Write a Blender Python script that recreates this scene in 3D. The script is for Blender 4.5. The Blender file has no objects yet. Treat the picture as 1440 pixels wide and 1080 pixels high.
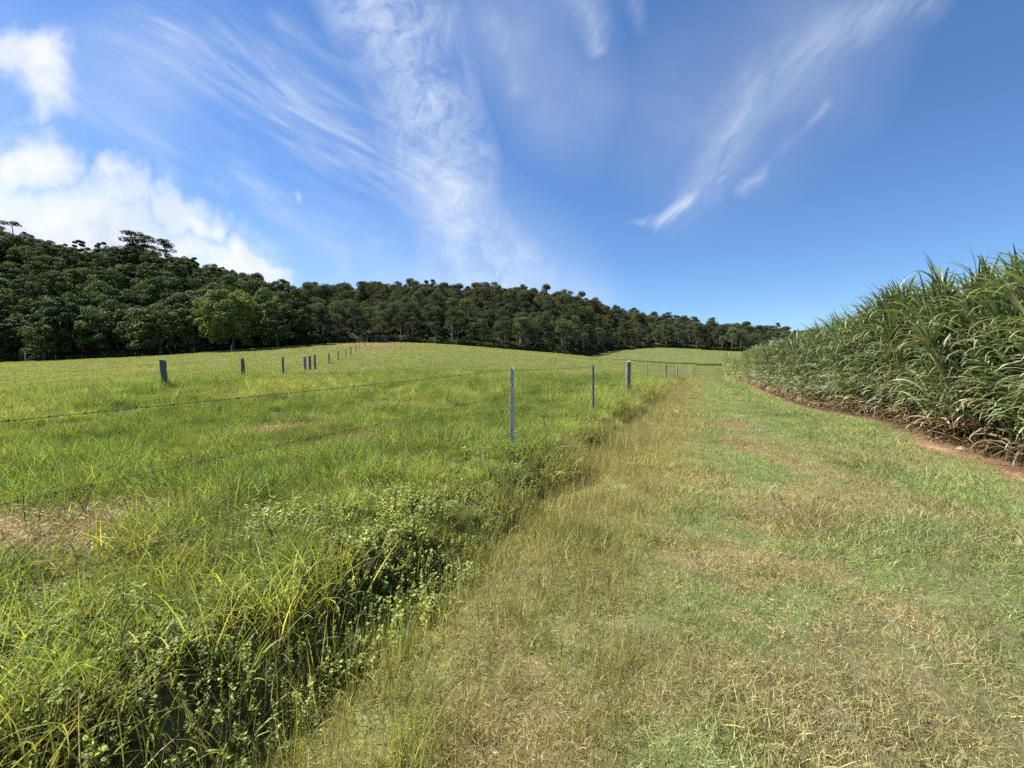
import bpy, math
import numpy as np
from mathutils import Vector

R = math.radians
rs = np.random.RandomState
scene = bpy.context.scene
COL = scene.collection

# ------------------------------------------------------------------ camera maths
F = 562.0                      # focal length in photo pixels (1440 wide)
HOR = 508.0                    # eye level in the photo
EYE = 1.6
PITCH = math.atan((540 - HOR) / F)
cp, sp = math.cos(PITCH), math.sin(PITCH)


def uv(px, py):
    a = (px - 720.0) / F
    b = (540.0 - py) / F
    y = cp + b * sp
    return a / y, (b * cp - sp) / y


def at(px, py, d):
    u, v = uv(px, py)
    return u * d, d, EYE + v * d


TX, TY = 0.4331, 0.9013        # direction of the fence, track and cane edge
NX, NY = 0.9013, -0.4331       # to the right of it


def sw(x, y):
    return x * TX + y * TY, x * NX + y * NY


def xy(s, w):
    return s * TX + w * NX, s * TY + w * NY


# ------------------------------------------------------------------ numpy noise
def _hash(ix, iy, seed):
    h = (ix.astype(np.int64) * 374761393 + iy.astype(np.int64) * 668265263 + seed * 1442695041) & 0xFFFFFFFF
    h = ((h ^ (h >> 13)) * 1274126177) & 0xFFFFFFFF
    h = h ^ (h >> 16)
    return (h & 0xFFFF) / 65535.0


def vn(x, y, seed=0):
    x = np.asarray(x, float)
    y = np.asarray(y, float)
    ix, iy = np.floor(x), np.floor(y)
    fx, fy = x - ix, y - iy
    fx = fx * fx * (3 - 2 * fx)
    fy = fy * fy * (3 - 2 * fy)
    a = _hash(ix, iy, seed)
    b = _hash(ix + 1, iy, seed)
    c = _hash(ix, iy + 1, seed)
    d = _hash(ix + 1, iy + 1, seed)
    return (a * (1 - fx) + b * fx) * (1 - fy) + (c * (1 - fx) + d * fx) * fy


def fbm(x, y, sc, seed=0, oct=3):
    v, a, t = 0, 1.0, 0
    ca, sa = 0.8, 0.6
    X, Y = np.asarray(x, float) / sc, np.asarray(y, float) / sc
    for i in range(oct):
        v = v + a * vn(X, Y, seed + i * 17)
        t += a
        a *= .5
        X, Y = (X * ca - Y * sa) * 2.03 + 5.1, (X * sa + Y * ca) * 2.03 + 1.7
    return v / t


def sstep(a, b, x):
    t = np.clip((np.asarray(x, float) - a) / (b - a), 0, 1)
    return t * t * (3 - 2 * t)


# ------------------------------------------------------------------ terrain
def bank(w, s=None):
    w = np.asarray(w, float)
    if s is not None:
        w = w + (fbm(s, w * .6, 1.4, 131, 3) - .5) * .6
    return .24 * sstep(-1.68, -2.2, w) - .12 * np.exp(-((w + 1.58) / .22) ** 2)


CP = []


def cpt(x, y, z):
    CP.append((x, y, z - float(bank(sw(x, y)[1]))))


for s, z in ((-40, 0), (-15, 0), (-4, 0), (0, 0), (4, 0), (8, 0), (12, -.06), (18, -.26), (27, -.4), (41, -.55), (60, -1.1), (85, -2.0)):
    x, y = xy(s, 1.0)
    cpt(x, y, z)
for px, py, d in ((1440, 655, 6.2), (1240, 590, 11), (1143, 574, 18), (1091, 556, 27), (1057, 541, 41)):
    cpt(*at(px, py, d))
for d, z in ((1.6, .24), (5.8, .24), (10, .24), (14.6, .3), (19.4, .36), (29, .12), (41, -.2), (60, -.8)):
    cpt(.4804 * (d - 5.77), d, z)
LF = [(230, 544, 15.3), (341, 535, 23.1), (397, 526, 31), (434, 518, 40.1), (462, 510, 51.8), (475, 506, 59.6), (486, 502.5, 68.7),
      (493, 499, 75.6), (500, 494, 84.5), (505, 489.5, 91.8), (513, 486, 108)]
for px, py, d in LF:
    x, y, z = at(px, py, d)
    cpt(x, y, z - .15)
for px, py, d in ((0, 509, 98), (100, 505, 98), (200, 500.5, 98), (300, 493.5, 98), (400, 487.5, 103), (480, 483, 110), (540, 481.5, 118),
                  (600, 483.5, 114), (680, 489, 112), (760, 495, 110), (820, 500, 110), (850, 504, 107), (900, 509, 102), (960, 514, 92), (1005, 517, 84),
                  (600, 500, 65), (680, 508, 60), (760, 512, 60), (840, 513, 62), (900, 516, 64),
                  (840, 505, 150), (900, 509, 140), (960, 513, 125), (1010, 515, 110),
                  (870, 492, 215), (930, 488.5, 228), (1000, 492, 228), (1040, 494, 228), (1120, 497, 235), (1300, 500, 240), (1440, 505, 240),
                  (900, 498, 180), (980, 501, 170),
                  (0, 560, 14), (100, 560, 14), (-200, 520, 60), (-200, 620, 8), (0, 640, 7), (250, 560, 13), (100, 525, 40), (0, 528, 40), (560, 535, 24), (450, 535, 22), (640, 520, 35)):
    x, y, z = at(px, py, d)
    cpt(x, y, z - .18)
for x, y in ((-60, -30), (0, -60), (60, -30), (60, 20), (80, 60), (-80, 10), (30, 5)):
    cpt(x, y, 0)
CP = np.array(CP)
_S = 50.0


def _phi(r2):
    return .5 * r2 * np.log(r2 + 1e-9)


_X = CP[:, :2] / _S
n_ = len(_X)
_K = _phi(((_X[:, None] - _X[None]) ** 2).sum(-1)) + np.eye(n_) * 2e-3
_P = np.c_[np.ones(n_), _X]
_A = np.block([[_K, _P], [_P.T, np.zeros((3, 3))]])
_W = np.linalg.solve(_A, np.r_[CP[:, 2], 0, 0, 0])


def tps(x, y):
    x = np.asarray(x, float).ravel() / _S
    y = np.asarray(y, float).ravel() / _S
    out = _W[n_] + _W[n_ + 1] * x + _W[n_ + 2] * y
    for i in range(n_):
        out = out + _W[i] * _phi((x - _X[i, 0]) ** 2 + (y - _X[i, 1]) ** 2)
    return out


# forest edge and crest of the wooded hills, by direction
EDGE = [(-700, 100), (-300, 100), (0, 100), (200, 100), (300, 102), (400, 108), (480, 116), (540, 128), (600, 128), (680, 130), (760, 137), (800, 152), (830, 178),
        (860, 214), (930, 232), (1000, 232), (1060, 234), (1120, 240), (1440, 260), (1900, 260)]
SKY = [(-700, 250, 250, 11), (-300, 235, 255, 11), (0, 230, 316, 11), (60, 226, 338, 11), (130, 222, 350, 11), (200, 220, 354, 11), (250, 220, 363, 11), (300, 222, 374, 12),
       (350, 225, 388, 12), (400, 230, 405, 13), (450, 240, 411, 13), (530, 245, 410, 14), (600, 250, 405, 14), (680, 255, 404, 14), (740, 260, 409, 14), (800, 268, 417, 14),
       (850, 278, 428, 14), (900, 290, 440, 14), (960, 300, 452, 14), (1000, 305, 455, 15), (1060, 310, 460, 15), (1120, 315, 467, 15), (1440, 330, 485, 17), (1900, 340, 490, 17)]


def _th(px):
    return math.atan((px - 720) / F)


E_TH = np.array([-math.pi] + [_th(p) for p, d in EDGE] + [math.pi])
E_R = np.array([180] + [d / math.cos(_th(p)) for p, d in EDGE] + [180])
C_TH = np.array([-math.pi] + [_th(p) for p, d, y, t in SKY] + [math.pi])
C_R = np.array([400] + [d / math.cos(_th(p)) for p, d, y, t in SKY] + [400])
C_Z = np.array([20] + [EYE + uv(p, y)[1] * d - t for p, d, y, t in SKY] + [5])


def edge_r(th):
    return np.interp(th, E_TH, E_R)


def ground(x, y, detail=True):
    x = np.asarray(x, float)
    y = np.asarray(y, float)
    shp = x.shape
    x, y = x.ravel(), y.ravel()
    r = np.hypot(x, y)
    th = np.arctan2(x, y)
    re = edge_r(th)
    k = np.minimum(1, re / np.maximum(r, 1e-6))
    z = tps(x * k, y * k)
    rc = np.interp(th, C_TH, C_R)
    zc = np.interp(th, C_TH, C_Z)
    u = np.clip((r - re) / (rc - re), 0, 1)
    z = z + (zc - z) * (u * .75 + .25 * u * u * (3 - 2 * u))
    z = z - np.maximum(r - rc - 15, 0) * .25
    z = np.maximum(z, -8)
    s, w = sw(x, y)
    near = 1 - sstep(60, 110, r)
    z = z + bank(w, s if detail else None) * (1 - sstep(re - 5, re, r))
    if detail:
        pad = sstep(-1.7, -2.6, w)
        z = z + pad * ((fbm(x, y, 1.3, 3, 2) - .5) * .16 + (fbm(x, y, 6, 9, 2) - .5) * .28) * (1 - sstep(100, 140, r))
        z = z + (1 - pad) * near * ((fbm(x, y, .5, 5, 2) - .5) * .05 + (fbm(x, y, 2.6, 6, 2) - .5) * .08)
        z = z + sstep(0, 20, r - re) * (fbm(x, y, 30, 8, 2) - .5) * 6
    return z.reshape(shp)


def G(x, y):
    return float(ground(np.array([x]), np.array([y]))[0])


# ------------------------------------------------------------------ object helpers
def link(o, parent=None):
    COL.objects.link(o)
    if parent is not None:
        o.parent = parent
    return o


def tag(o, label=None, cat=None, group=None, kind=None):
    for k, v in (('label', label), ('category', cat), ('group', group), ('kind', kind)):
        if v:
            o[k] = v
    return o


def empty(name, loc, rz=0.0):
    o = bpy.data.objects.new(name, None)
    o.empty_display_size = .3
    o.location = loc
    o.rotation_euler = (0, 0, rz)
    return link(o)


class MB:
    """collects arrays of quads and per-vertex attributes"""

    def __init__(self):
        self.v, self.q, self.a, self.mi, self.n = [], [], {}, [], 0
        self.smooth = []

    def add(self, v, q, mat=0, smooth=False, **attrs):
        v = np.asarray(v, float).reshape(-1, 3)
        q = np.asarray(q, int).reshape(-1, 4)
        self.v.append(v)
        self.q.append(q + self.n)
        self.mi.append(np.full(len(q), mat, int))
        self.smooth.append(np.full(len(q), smooth, bool))
        for k in set(list(self.a) + list(attrs)):
            lst = self.a.setdefault(k, [])
            have = sum(len(i) for i in lst)
            if have < self.n:
                lst.append(np.zeros(self.n - have))
            if k in attrs:
                lst.append(np.broadcast_to(np.asarray(attrs[k], float), (len(v),)))
        self.n += len(v)

    def mesh(self, name, mats=()):
        v = np.concatenate(self.v)
        q = np.concatenate(self.q)
        me = bpy.data.meshes.new(name)
        tri = q[:, 2] == q[:, 3]
        cnt = np.where(tri, 3, 4)
        keep = np.ones(q.shape, bool)
        keep[tri, 3] = False
        loops = q[keep]
        me.vertices.add(len(v))
        me.vertices.foreach_set('co', v.astype(np.float32).ravel())
        me.loops.add(len(loops))
        me.loops.foreach_set('vertex_index', loops.astype(np.int32))
        me.polygons.add(len(q))
        st = np.r_[0, np.cumsum(cnt)[:-1]]
        me.polygons.foreach_set('loop_start', st.astype(np.int32))
        me.polygons.foreach_set('loop_total', cnt.astype(np.int32))
        me.polygons.foreach_set('material_index', np.concatenate(self.mi).astype(np.int32))
        me.polygons.foreach_set('use_smooth', np.concatenate(self.smooth))
        for k, lst in self.a.items():
            arr = np.concatenate(lst)
            if len(arr) < len(v):
                arr = np.r_[arr, np.zeros(len(v) - len(arr))]
            at_ = me.attributes.new(k, 'FLOAT', 'POINT')
            at_.data.foreach_set('value', arr.astype(np.float32))
        for m in mats:
            me.materials.append(m)
        me.update(calc_edges=True)
        return me

    def obj(self, name, mats, parent=None, do_link=True):
        o = bpy.data.objects.new(name, self.mesh(name, mats))
        if do_link:
            link(o, parent)
        return o


def tube(mb, pts, rad, sides=8, mat=0, cap=True, smooth=True, jitter=0.0, rng=None, **attrs):
    pts = np.asarray(pts, float)
    n = len(pts)
    rad = np.broadcast_to(np.asarray(rad, float), (n,))
    tan = np.gradient(pts, axis=0)
    tan /= np.linalg.norm(tan, axis=1)[:, None] + 1e-12
    ref = np.array([0, 0, 1.0]) if abs(tan[0, 2]) < .9 else np.array([1.0, 0, 0])
    a = np.cross(tan, ref)
    a /= np.linalg.norm(a, axis=1)[:, None] + 1e-12
    b = np.cross(tan, a)
    ang = np.arange(sides) / sides * 2 * math.pi
    rr = rad[:, None] * (1 + (rng.uniform(-jitter, jitter, (1, sides)) if rng is not None and jitter else 0))
    v = pts[:, None] + a[:, None] * (np.cos(ang)[None, :] * rr)[..., None] + b[:, None] * (np.sin(ang)[None, :] * rr)[..., None]
    i = np.arange(n - 1)[:, None] * sides
    j = np.arange(sides)[None]
    j2 = (j + 1) % sides
    q = np.stack([i + j, i + j2, i + sides + j2, i + sides + j], -1).reshape(-1, 4)
    vv = v.reshape(-1, 3)
    if cap:
        c0, c1 = len(vv), len(vv) + 1
        vv = np.r_[vv, [pts[0]], [pts[-1]]]
        j = np.arange(sides)
        j2 = (j + 1) % sides
        q = np.r_[q, np.stack([j2, j, np.full(sides, c0), np.full(sides, c0)], -1),
                  np.stack([(n - 1) * sides + j, (n - 1) * sides + j2, np.full(sides, c1), np.full(sides, c1)], -1)]
    mb.add(vv, q, mat=mat, smooth=smooth, **attrs)


def strips(mb, P0, az, a0, curl, L, W, nseg, tw=None, fold=0.0, pw=1.0, mat=0, prof='grass', r=None, **kw):
    """many blades at once: root points, azimuth, start angle from vertical, added angle along the length"""
    n = len(P0)
    rr = np.linspace(0, 1, n) if r is None else r
    t = np.linspace(0, 1, nseg + 1)
    ang = a0[:, None] + curl[:, None] * t[None] ** pw
    mid = .5 * (ang[:, 1:] + ang[:, :-1])
    h = np.concatenate([np.zeros((n, 1)), np.cumsum(np.sin(mid), 1)], 1) * (L[:, None] / nseg)
    z = np.concatenate([np.zeros((n, 1)), np.cumsum(np.cos(mid), 1)], 1) * (L[:, None] / nseg)
    cx, cy = np.cos(az)[:, None], np.sin(az)[:, None]
    C = np.stack([P0[:, 0:1] + h * cx, P0[:, 1:2] + h * cy, P0[:, 2:3] + z], -1)
    side0 = np.stack([-np.sin(az), np.cos(az), np.zeros(n)], -1)
    if tw is None:
        tw = np.zeros(n)
    nrm = np.stack([np.cos(ang) * cx, np.cos(ang) * cy, -np.sin(ang)], -1)
    side = side0[:, None] * np.cos(tw)[:, None, None] + nrm * np.sin(tw)[:, None, None]
    if prof == 'grass':
        wt = np.clip(1.0 - t ** 2.2, .06, 1)
    elif prof == 'cane':
        wt = np.clip((.35 + 1.0 * np.sqrt(t + .02)) * (1 - t ** 3), .05, 1)
    else:
        wt = np.clip(np.sin(math.pi * np.clip(t * .97 + .03, 0, 1)) ** .7, .08, 1)
    hw = .5 * W[:, None] * wt[None]
    if fold:
        A = C + side * hw[..., None] - nrm * (hw * fold)[..., None]
        B = C - side * hw[..., None] - nrm * (hw * fold)[..., None]
        V = np.stack([A, C, B], 2)
        k = 3
    else:
        V = np.stack([C + side * hw[..., None], C - side * hw[..., None]], 2)
        k = 2
    base = (np.arange(n) * (nseg + 1) * k)[:, None, None]
    i = (np.arange(nseg) * k)[None, :, None]
    j = np.arange(k - 1)[None, None]
    q = np.stack([base + i + j, base + i + j + 1, base + i + k + j + 1, base + i + k + j], -1).reshape(-1, 4)
    T = np.broadcast_to(t[None, :, None], (n, nseg + 1, k))
    RR = np.broadcast_to(rr[:, None, None], (n, nseg + 1, k))
    ex = {}
    for kk, vv in kw.items():
        ex[kk] = np.broadcast_to(np.asarray(vv, float).reshape(-1, 1, 1), (n, nseg + 1, k)).ravel()
    if fold:
        ex['m'] = np.broadcast_to(np.array([0, 1, 0.0])[None, None], (n, nseg + 1, k)).ravel()
    mb.add(V.reshape(-1, 3), q, mat=mat, smooth=True, t=T.ravel(), r=RR.ravel(), **ex)


# ------------------------------------------------------------------ materials
class NT:
    def __init__(self, tree):
        self.t = tree

    def new(self, typ, **kw):
        n = self.t.nodes.new(typ)
        for k, v in kw.items():
            setattr(n, k, v)
        return n

    def put(self, sock, v):
        if v is None:
            return
        if hasattr(v, 'is_output'):
            self.t.links.new(v, sock)
        else:
            if sock.type == 'RGBA' and not hasattr(v, '__len__'):
                v = (v, v, v, 1)
            elif sock.type == 'RGBA' and len(v) == 3:
                v = (*v, 1)
            elif sock.type == 'VECTOR' and not hasattr(v, '__len__'):
                v = (v, v, v)
            sock.default_value = v

    def m(self, op, a, b=None, c=None, clamp=False):
        n = self.new('ShaderNodeMath', operation=op, use_clamp=clamp)
        for i, v in enumerate((a, b, c)):
            self.put(n.inputs[i], v)
        return n.outputs[0]

    def v(self, op, a, b=None, s=None):
        n = self.new('ShaderNodeVectorMath', operation=op)
        self.put(n.inputs[0], a)
        if b is not None:
            self.put(n.inputs[1], b)
        if s is not None:
            self.put(n.inputs['Scale'], s)
        return n.outputs['Value'] if op in ('DOT_PRODUCT', 'LENGTH', 'DISTANCE') else n.outputs[0]

    def mix(self, f, a, b, mode='MIX'):
        n = self.new('ShaderNodeMix', data_type='RGBA', blend_type=mode)
        self.put(n.inputs[0], f)
        self.put(n.inputs[6], a)
        self.put(n.inputs[7], b)
        return n.outputs[2]

    def noise(self, vec, scale, detail=3, rough=.55, col=False, dist=0.0):
        n = self.new('ShaderNodeTexNoise')
        self.put(n.inputs['Vector'], vec)
        n.inputs['Scale'].default_value = scale
        n.inputs['Detail'].default_value = detail
        n.inputs['Roughness'].default_value = rough
        n.inputs['Distortion'].default_value = dist
        return n.outputs['Color'] if col else n.outputs[0]

    def mr(self, v, a, b, c=0.0, d=1.0, smooth=False):
        n = self.new('ShaderNodeMapRange')
        if smooth:
            n.interpolation_type = 'SMOOTHSTEP'
        for i, x in enumerate((v, a, b, c, d)):
            self.put(n.inputs[i], x)
        return n.outputs[0]

    def attr(self, name, typ='GEOMETRY', out='Fac'):
        n = self.new('ShaderNodeAttribute', attribute_name=name, attribute_type=typ)
        return n.outputs[out]


def mat(name):
    m = bpy.data.materials.new(name)
    m.use_nodes = True
    nt = NT(m.node_tree)
    b = m.node_tree.nodes['Principled BSDF']
    return m, nt, b


def leafy(nt, b, col, trans=.35, rough=.55, spec=.3, tcol=None):
    out = nt.t.nodes['Material Output']
    nt.put(b.inputs['Base Color'], col)
    b.inputs['Roughness'].default_value = rough
    b.inputs['Specular IOR Level'].default_value = spec
    tr = nt.new('ShaderNodeBsdfTranslucent')
    tc = nt.mix(1.0, col, tcol or (1.35, 1.3, .55, 1), 'MULTIPLY')
    nt.put(tr.inputs[0], tc)
    mx = nt.new('ShaderNodeMixShader')
    mx.inputs[0].default_value = trans
    nt.t.links.new(b.outputs[0], mx.inputs[1])
    nt.t.links.new(tr.outputs[0], mx.inputs[2])
    nt.t.links.new(mx.outputs[0], out.inputs['Surface'])


def grass_mat(name, trans=.35, rough=.5, spec=.35, dryk=.85):
    m, nt, b = mat(name)
    c = nt.attr('col', 'INSTANCER', 'Vector')
    r = nt.attr('r')
    t = nt.attr('t')
    f = nt.m('MULTIPLY_ADD', r, 1.15, .42)
    c = nt.v('SCALE', c, s=f)
    # lower blade paler and yellower, a random share of blades dry
    c = nt.mix(nt.mr(t, 0, .45, .55, 0), c, nt.mix(1.0, c, (1.25, .98, .8, 1), 'MULTIPLY'))
    fr = nt.m('FRACT', nt.m('MULTIPLY', r, 37.7))
    lum = nt.v('DOT_PRODUCT', c, (.45, .45, .1))
    dry = nt.v('MULTIPLY', nt.new('ShaderNodeCombineXYZ').outputs[0], (0, 0, 0))
    cb = nt.new('ShaderNodeCombineXYZ')
    nt.put(cb.inputs[0], nt.m('MULTIPLY', lum, 1.42))
    nt.put(cb.inputs[1], nt.m('MULTIPLY', lum, 1.22))
    nt.put(cb.inputs[2], nt.m('MULTIPLY', lum, .74))
    c = nt.mix(nt.mr(fr, .84, .9, 0, dryk), c, cb.outputs[0])
    leafy(nt, b, c, trans, rough, spec)
    return m


def wood_mat(name, light, dark, scale=1.0):
    m, nt, b = mat(name)
    tc = nt.new('ShaderNodeTexCoord').outputs['Object']
    mp = nt.new('ShaderNodeMapping')
    nt.put(mp.inputs[0], tc)
    mp.inputs['Scale'].default_value = (28 * scale, 28 * scale, 2.2 * scale)
    g = nt.noise(mp.outputs[0], 1.0, 5, .65)
    big = nt.noise(tc, 3.5 * scale, 3, .6)
    c = nt.mix(nt.mr(g, .35, .68), dark, light)
    c = nt.mix(nt.mr(big, .45, .75, 0, .6), c, tuple(x * .55 for x in dark))
    nt.put(b.inputs['Base Color'], c)
    b.inputs['Roughness'].default_value = .85
    bp = nt.new('ShaderNodeBump')
    bp.inputs['Strength'].default_value = .8
    bp.inputs['Distance'].default_value = .02
    nt.put(bp.inputs['Height'], g)
    nt.t.links.new(bp.outputs[0], b.inputs['Normal'])
    return m


def metal_mat(name, c0, c1, rough=.5, metal=.6, sc=18):
    m, nt, b = mat(name)
    tc = nt.new('ShaderNodeTexCoord').outputs['Object']
    g = nt.noise(tc, sc, 4, .7)
    nt.put(b.inputs['Base Color'], nt.mix(nt.mr(g, .4, .65), c0, c1))
    b.inputs['Metallic'].default_value = metal
    nt.put(b.inputs['Roughness'], nt.mr(g, .3, .7, rough - .1, rough + .2))
    return m


def foliage_mat(name, c0, c1, c2, trans=.22, rough=.65, spec=.12):
    m, nt, b = mat(name)
    r = nt.attr('r')
    oi = nt.new('ShaderNodeObjectInfo').outputs['Random']
    c = nt.mix(oi, c0, c1)
    c = nt.mix(nt.mr(nt.attr('k'), 0, 1, 0, .8), c, c2)
    c = nt.v('SCALE', c, s=nt.m('MULTIPLY_ADD', r, .8, .6))
    c = nt.v('SCALE', c, s=nt.m('MULTIPLY_ADD', nt.m('FRACT', nt.m('MULTIPLY', oi, 7.31)), .95, .55))
    leafy(nt, b, c, trans, rough, spec, (1.25, 1.3, .6, 1))
    return m


def bark_mat(name, c0, c1):
    m, nt, b = mat(name)
    tc = nt.new('ShaderNodeTexCoord').outputs['Object']
    mp = nt.new('ShaderNodeMapping')
    nt.put(mp.inputs[0], tc)
    mp.inputs['Scale'].default_value = (2, 2, .5)
    g = nt.noise(mp.outputs[0], 1.5, 4, .65)
    nt.put(b.inputs['Base Color'], nt.mix(nt.mr(g, .35, .65), c0, c1))
    b.inputs['Roughness'].default_value = .85
    return m


# ------------------------------------------------------------------ colour of the sward by place (what grows there)
LUSH = np.array((.15, .22, .052))
LIME = np.array((.235, .285, .08))
DEEP = np.array((.065, .13, .026))
OLIVE = np.array((.325, .325, .125))
STRAW = np.array((.42, .345, .19))
BROWN = np.array((.17, .115, .065))
TRACKG = np.array((.235, .32, .11))
SOIL = np.array((.235, .14, .082))


def lerp(a, b, t):
    return a + (b - a) * np.asarray(t)[..., None]


def deadpatch(x, y):
    """bare straw patch by the left end of the wires, and a few small ones in the paddock"""
    s = 0
    pg = lambda px, py: tuple(q * (EYE - .34) / -uv(px, py)[1] for q in (uv(px, py)[0], 1.0))
    for cx, cy, rx, ry, k in ((*pg(95, 708), 1.05, .42, 1), (*pg(15, 745), .75, .4, 1), (*pg(120, 765), .45, .16, .7), (*pg(390, 590), 1.0, .5, .6), (-3.55, 12.2, 1.1, .8, .7), (-2.6, 7.4, .7, .4, .5), (-4.3, 10.0, .9, .5, .5), (-13.3, 27, 3, 1.6, .6),
                             (-10, 21, 2, 1.0, .5), (-17, 39, 4, 2, .7), (-38, 112, 9, 14, .75), (-30, 92, 5, 8, .5), (-22, 64, 3, 6, .45)):
        s = np.maximum(s, k * np.exp(-(((x - cx) / rx) ** 2 + ((y - cy) / ry) ** 2) ** 1.0))
    return s * sstep(.25, .6, fbm(x, y, .5, 77, 3) + .1)


def sward(x, y):
    """returns colour (n,3), dryness (n)"""
    x = np.asarray(x, float)
    y = np.asarray(y, float)
    s, w = sw(x, y)
    r = np.hypot(x, y)
    n1 = fbm(x, y, 3.0, 21, 3)
    n2 = fbm(x, y, .8, 31, 3)
    n3 = fbm(x, y, 11, 41, 3)
    pad = lerp(np.broadcast_to(LUSH, x.shape + (3,)), LIME, sstep(.4, .75, n1 * .6 + n3 * .4 + .1 * sstep(15, 60, r)))
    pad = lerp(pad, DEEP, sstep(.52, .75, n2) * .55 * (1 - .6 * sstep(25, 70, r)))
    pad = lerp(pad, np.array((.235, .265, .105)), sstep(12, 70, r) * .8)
    pad = lerp(pad, OLIVE, sstep(.58, .8, fbm(x, y, 5, 51, 3)) * .45)
    pad = lerp(pad, np.array((.27, .34, .085)), .65 * np.exp(-((w + 2.6) / .8) ** 2) * sstep(.3, .6, n2 * .5 + n1 * .5))
    dp = deadpatch(x, y)
    pad = lerp(pad, np.array((.27, .2, .125)), dp)
    verge = lerp(np.broadcast_to(OLIVE, x.shape + (3,)), LIME * .95, sstep(.45, .7, n1) * .6)
    verge = lerp(verge, np.array((.3, .24, .12)), sstep(.55, .8, n2) * .6)
    trk = lerp(np.broadcast_to(TRACKG, x.shape + (3,)), STRAW * .78, sstep(.38, .62, n2 * .5 + fbm(x, y, 1.7, 61, 3) * .5) * (.5 - .28 * sstep(6, 18, s)))
    dryband = np.exp(-((w - .75) / .55) ** 2) * .8 + .6 * np.exp(-((w + .75) / .5) ** 2) * sstep(4, 10, s)
    dryband = dryband * (1 - .75 * sstep(5, 20, s))
    trk = lerp(trk, np.array((.3, .225, .13)), np.clip(dryband * sstep(.42, .68, n1 * .4 + n2 * .6), 0, .6))
    gband = np.exp(-((w - 2.0) / .6) ** 2)
    trk = lerp(trk, np.array((.14, .22, .075)), gband * .6 * sstep(.35, .6, n1))
    pale = sstep(.62, .8, fbm(x, y, 1.1, 71, 2)) * .5
    trk = lerp(trk, STRAW * .9, pale)
    col = lerp(pad, verge, sstep(-2.4, -1.6, w))
    col = lerp(col, trk, sstep(-.7, .3, w + (n1 - .5) * .8))
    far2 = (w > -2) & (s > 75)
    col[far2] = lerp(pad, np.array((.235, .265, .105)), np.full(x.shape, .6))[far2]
    dry = np.clip(sstep(-1.9, -.2, w) * (.2 + .8 * dryband + pale) * (1 - .5 * sstep(6, 18, s)) + dp, 0, 1)
    return col, dry, dp


# ------------------------------------------------------------------ ground sheet
def build_ground():
    th = np.concatenate([np.linspace(-66, 66, 660), np.linspace(66, 294, 150)[1:-1]]) * math.pi / 180
    rad = np.concatenate([[0.02], np.geomspace(.35, 9, 240), np.geomspace(9, 380, 330)[1:], np.geomspace(380, 4000, 20)[1:]])
    TH, RD = np.meshgrid(th, rad)
    X, Y = RD * np.sin(TH), RD * np.cos(TH)
    Z = ground(X, Y)
    s, w = sw(X, Y)
    col, dry, dp = sward(X.ravel(), Y.ravel())
    col = col * .45  # sward colour darkened to put shade into the gaps between tufts
    w1, s1 = w.ravel(), s.ravel()
    x1, y1 = X.ravel(), Y.ravel()
    r1 = np.hypot(x1, y1)
    # soil under the sward, bare where the sward is worn
    n = fbm(x1, y1, .6, 81, 3)
    col = lerp(col, BROWN, .45 * sstep(.45, .7, n) * (1 - sstep(15, 45, r1)))
    col = lerp(col, SOIL * .75, .5 * sstep(.6, .8, fbm(x1, y1, .9, 83, 3)) * sstep(-.9, 0, w1) * (1 - sstep(30, 60, s1)))
    col = lerp(col, np.array((.2, .14, .08)), dp * .8)
    # red bare strip at the foot of the cane and under it
    e = w1 + (fbm(x1, y1, 1.1, 85, 3) - .5) * 1.0
    cs = sstep(3.8, 4.1, e) * (1 - sstep(98, 112, s1))
    col = lerp(col, SOIL, cs)
    col = lerp(col, np.array((.33, .2, .11)), cs * sstep(.5, .75, fbm(x1, y1, .35, 87, 3)) * .7)
    # forest floor beyond the field edge, reddish at the very edge
    re = edge_r(np.arctan2(x1, y1))
    redge = np.exp(-((r1 - re + 3) / 3.0) ** 2) * sstep(-.25, -.02, np.arctan2(x1, y1)) * (1 - sstep(.0, .1, np.arctan2(x1, y1)))
    col = lerp(col, SOIL * .7, redge * .8)
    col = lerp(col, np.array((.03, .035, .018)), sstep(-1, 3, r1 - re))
    nr, na = TH.shape
    i = np.arange(nr - 1)[:, None] * na
    j = np.arange(na)[None]
    j2 = (j + 1) % na
    q = np.stack([i + j, i + na + j, i + na + j2, i + j2], -1).reshape(-1, 4)[:, ::-1]
    mb = MB()
    mb.add(np.stack([X, Y, Z], -1).reshape(-1, 3), q, smooth=True, cr=col[:, 0], cg=col[:, 1], cb=col[:, 2])
    m, nt, b = mat('turf_and_soil')
    cb = nt.new('ShaderNodeCombineXYZ')
    for k, a in enumerate(('cr', 'cg', 'cb')):
        nt.put(cb.inputs[k], nt.attr(a))
    tc = nt.new('ShaderNodeTexCoord').outputs['Object']
    g1 = nt.noise(tc, 40, 5, .7)
    g2 = nt.noise(tc, 4, 5, .65)
    g3 = nt.noise(tc, .7, 6, .7)
    c = nt.v('SCALE', cb.outputs[0], s=nt.mr(g1, .3, .7, .6, 1.35))
    c = nt.v('SCALE', c, s=nt.mr(g2, .3, .7, .75, 1.25))
    c = nt.v('SCALE', c, s=nt.mr(g3, .3, .7, .85, 1.15))
    nt.put(b.inputs['Base Color'], c)
    b.inputs['Roughness'].default_value = .95
    b.inputs['Specular IOR Level'].default_value = .1
    bp = nt.new('ShaderNodeBump')
    bp.inputs['Strength'].default_value = .7
    bp.inputs['Distance'].default_value = .03
    nt.put(bp.inputs['Height'], g1)
    nt.t.links.new(bp.outputs[0], b.inputs['Normal'])
    o = mb.obj('ground', [m])
    tag(o, kind='structure')


build_ground()


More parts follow.
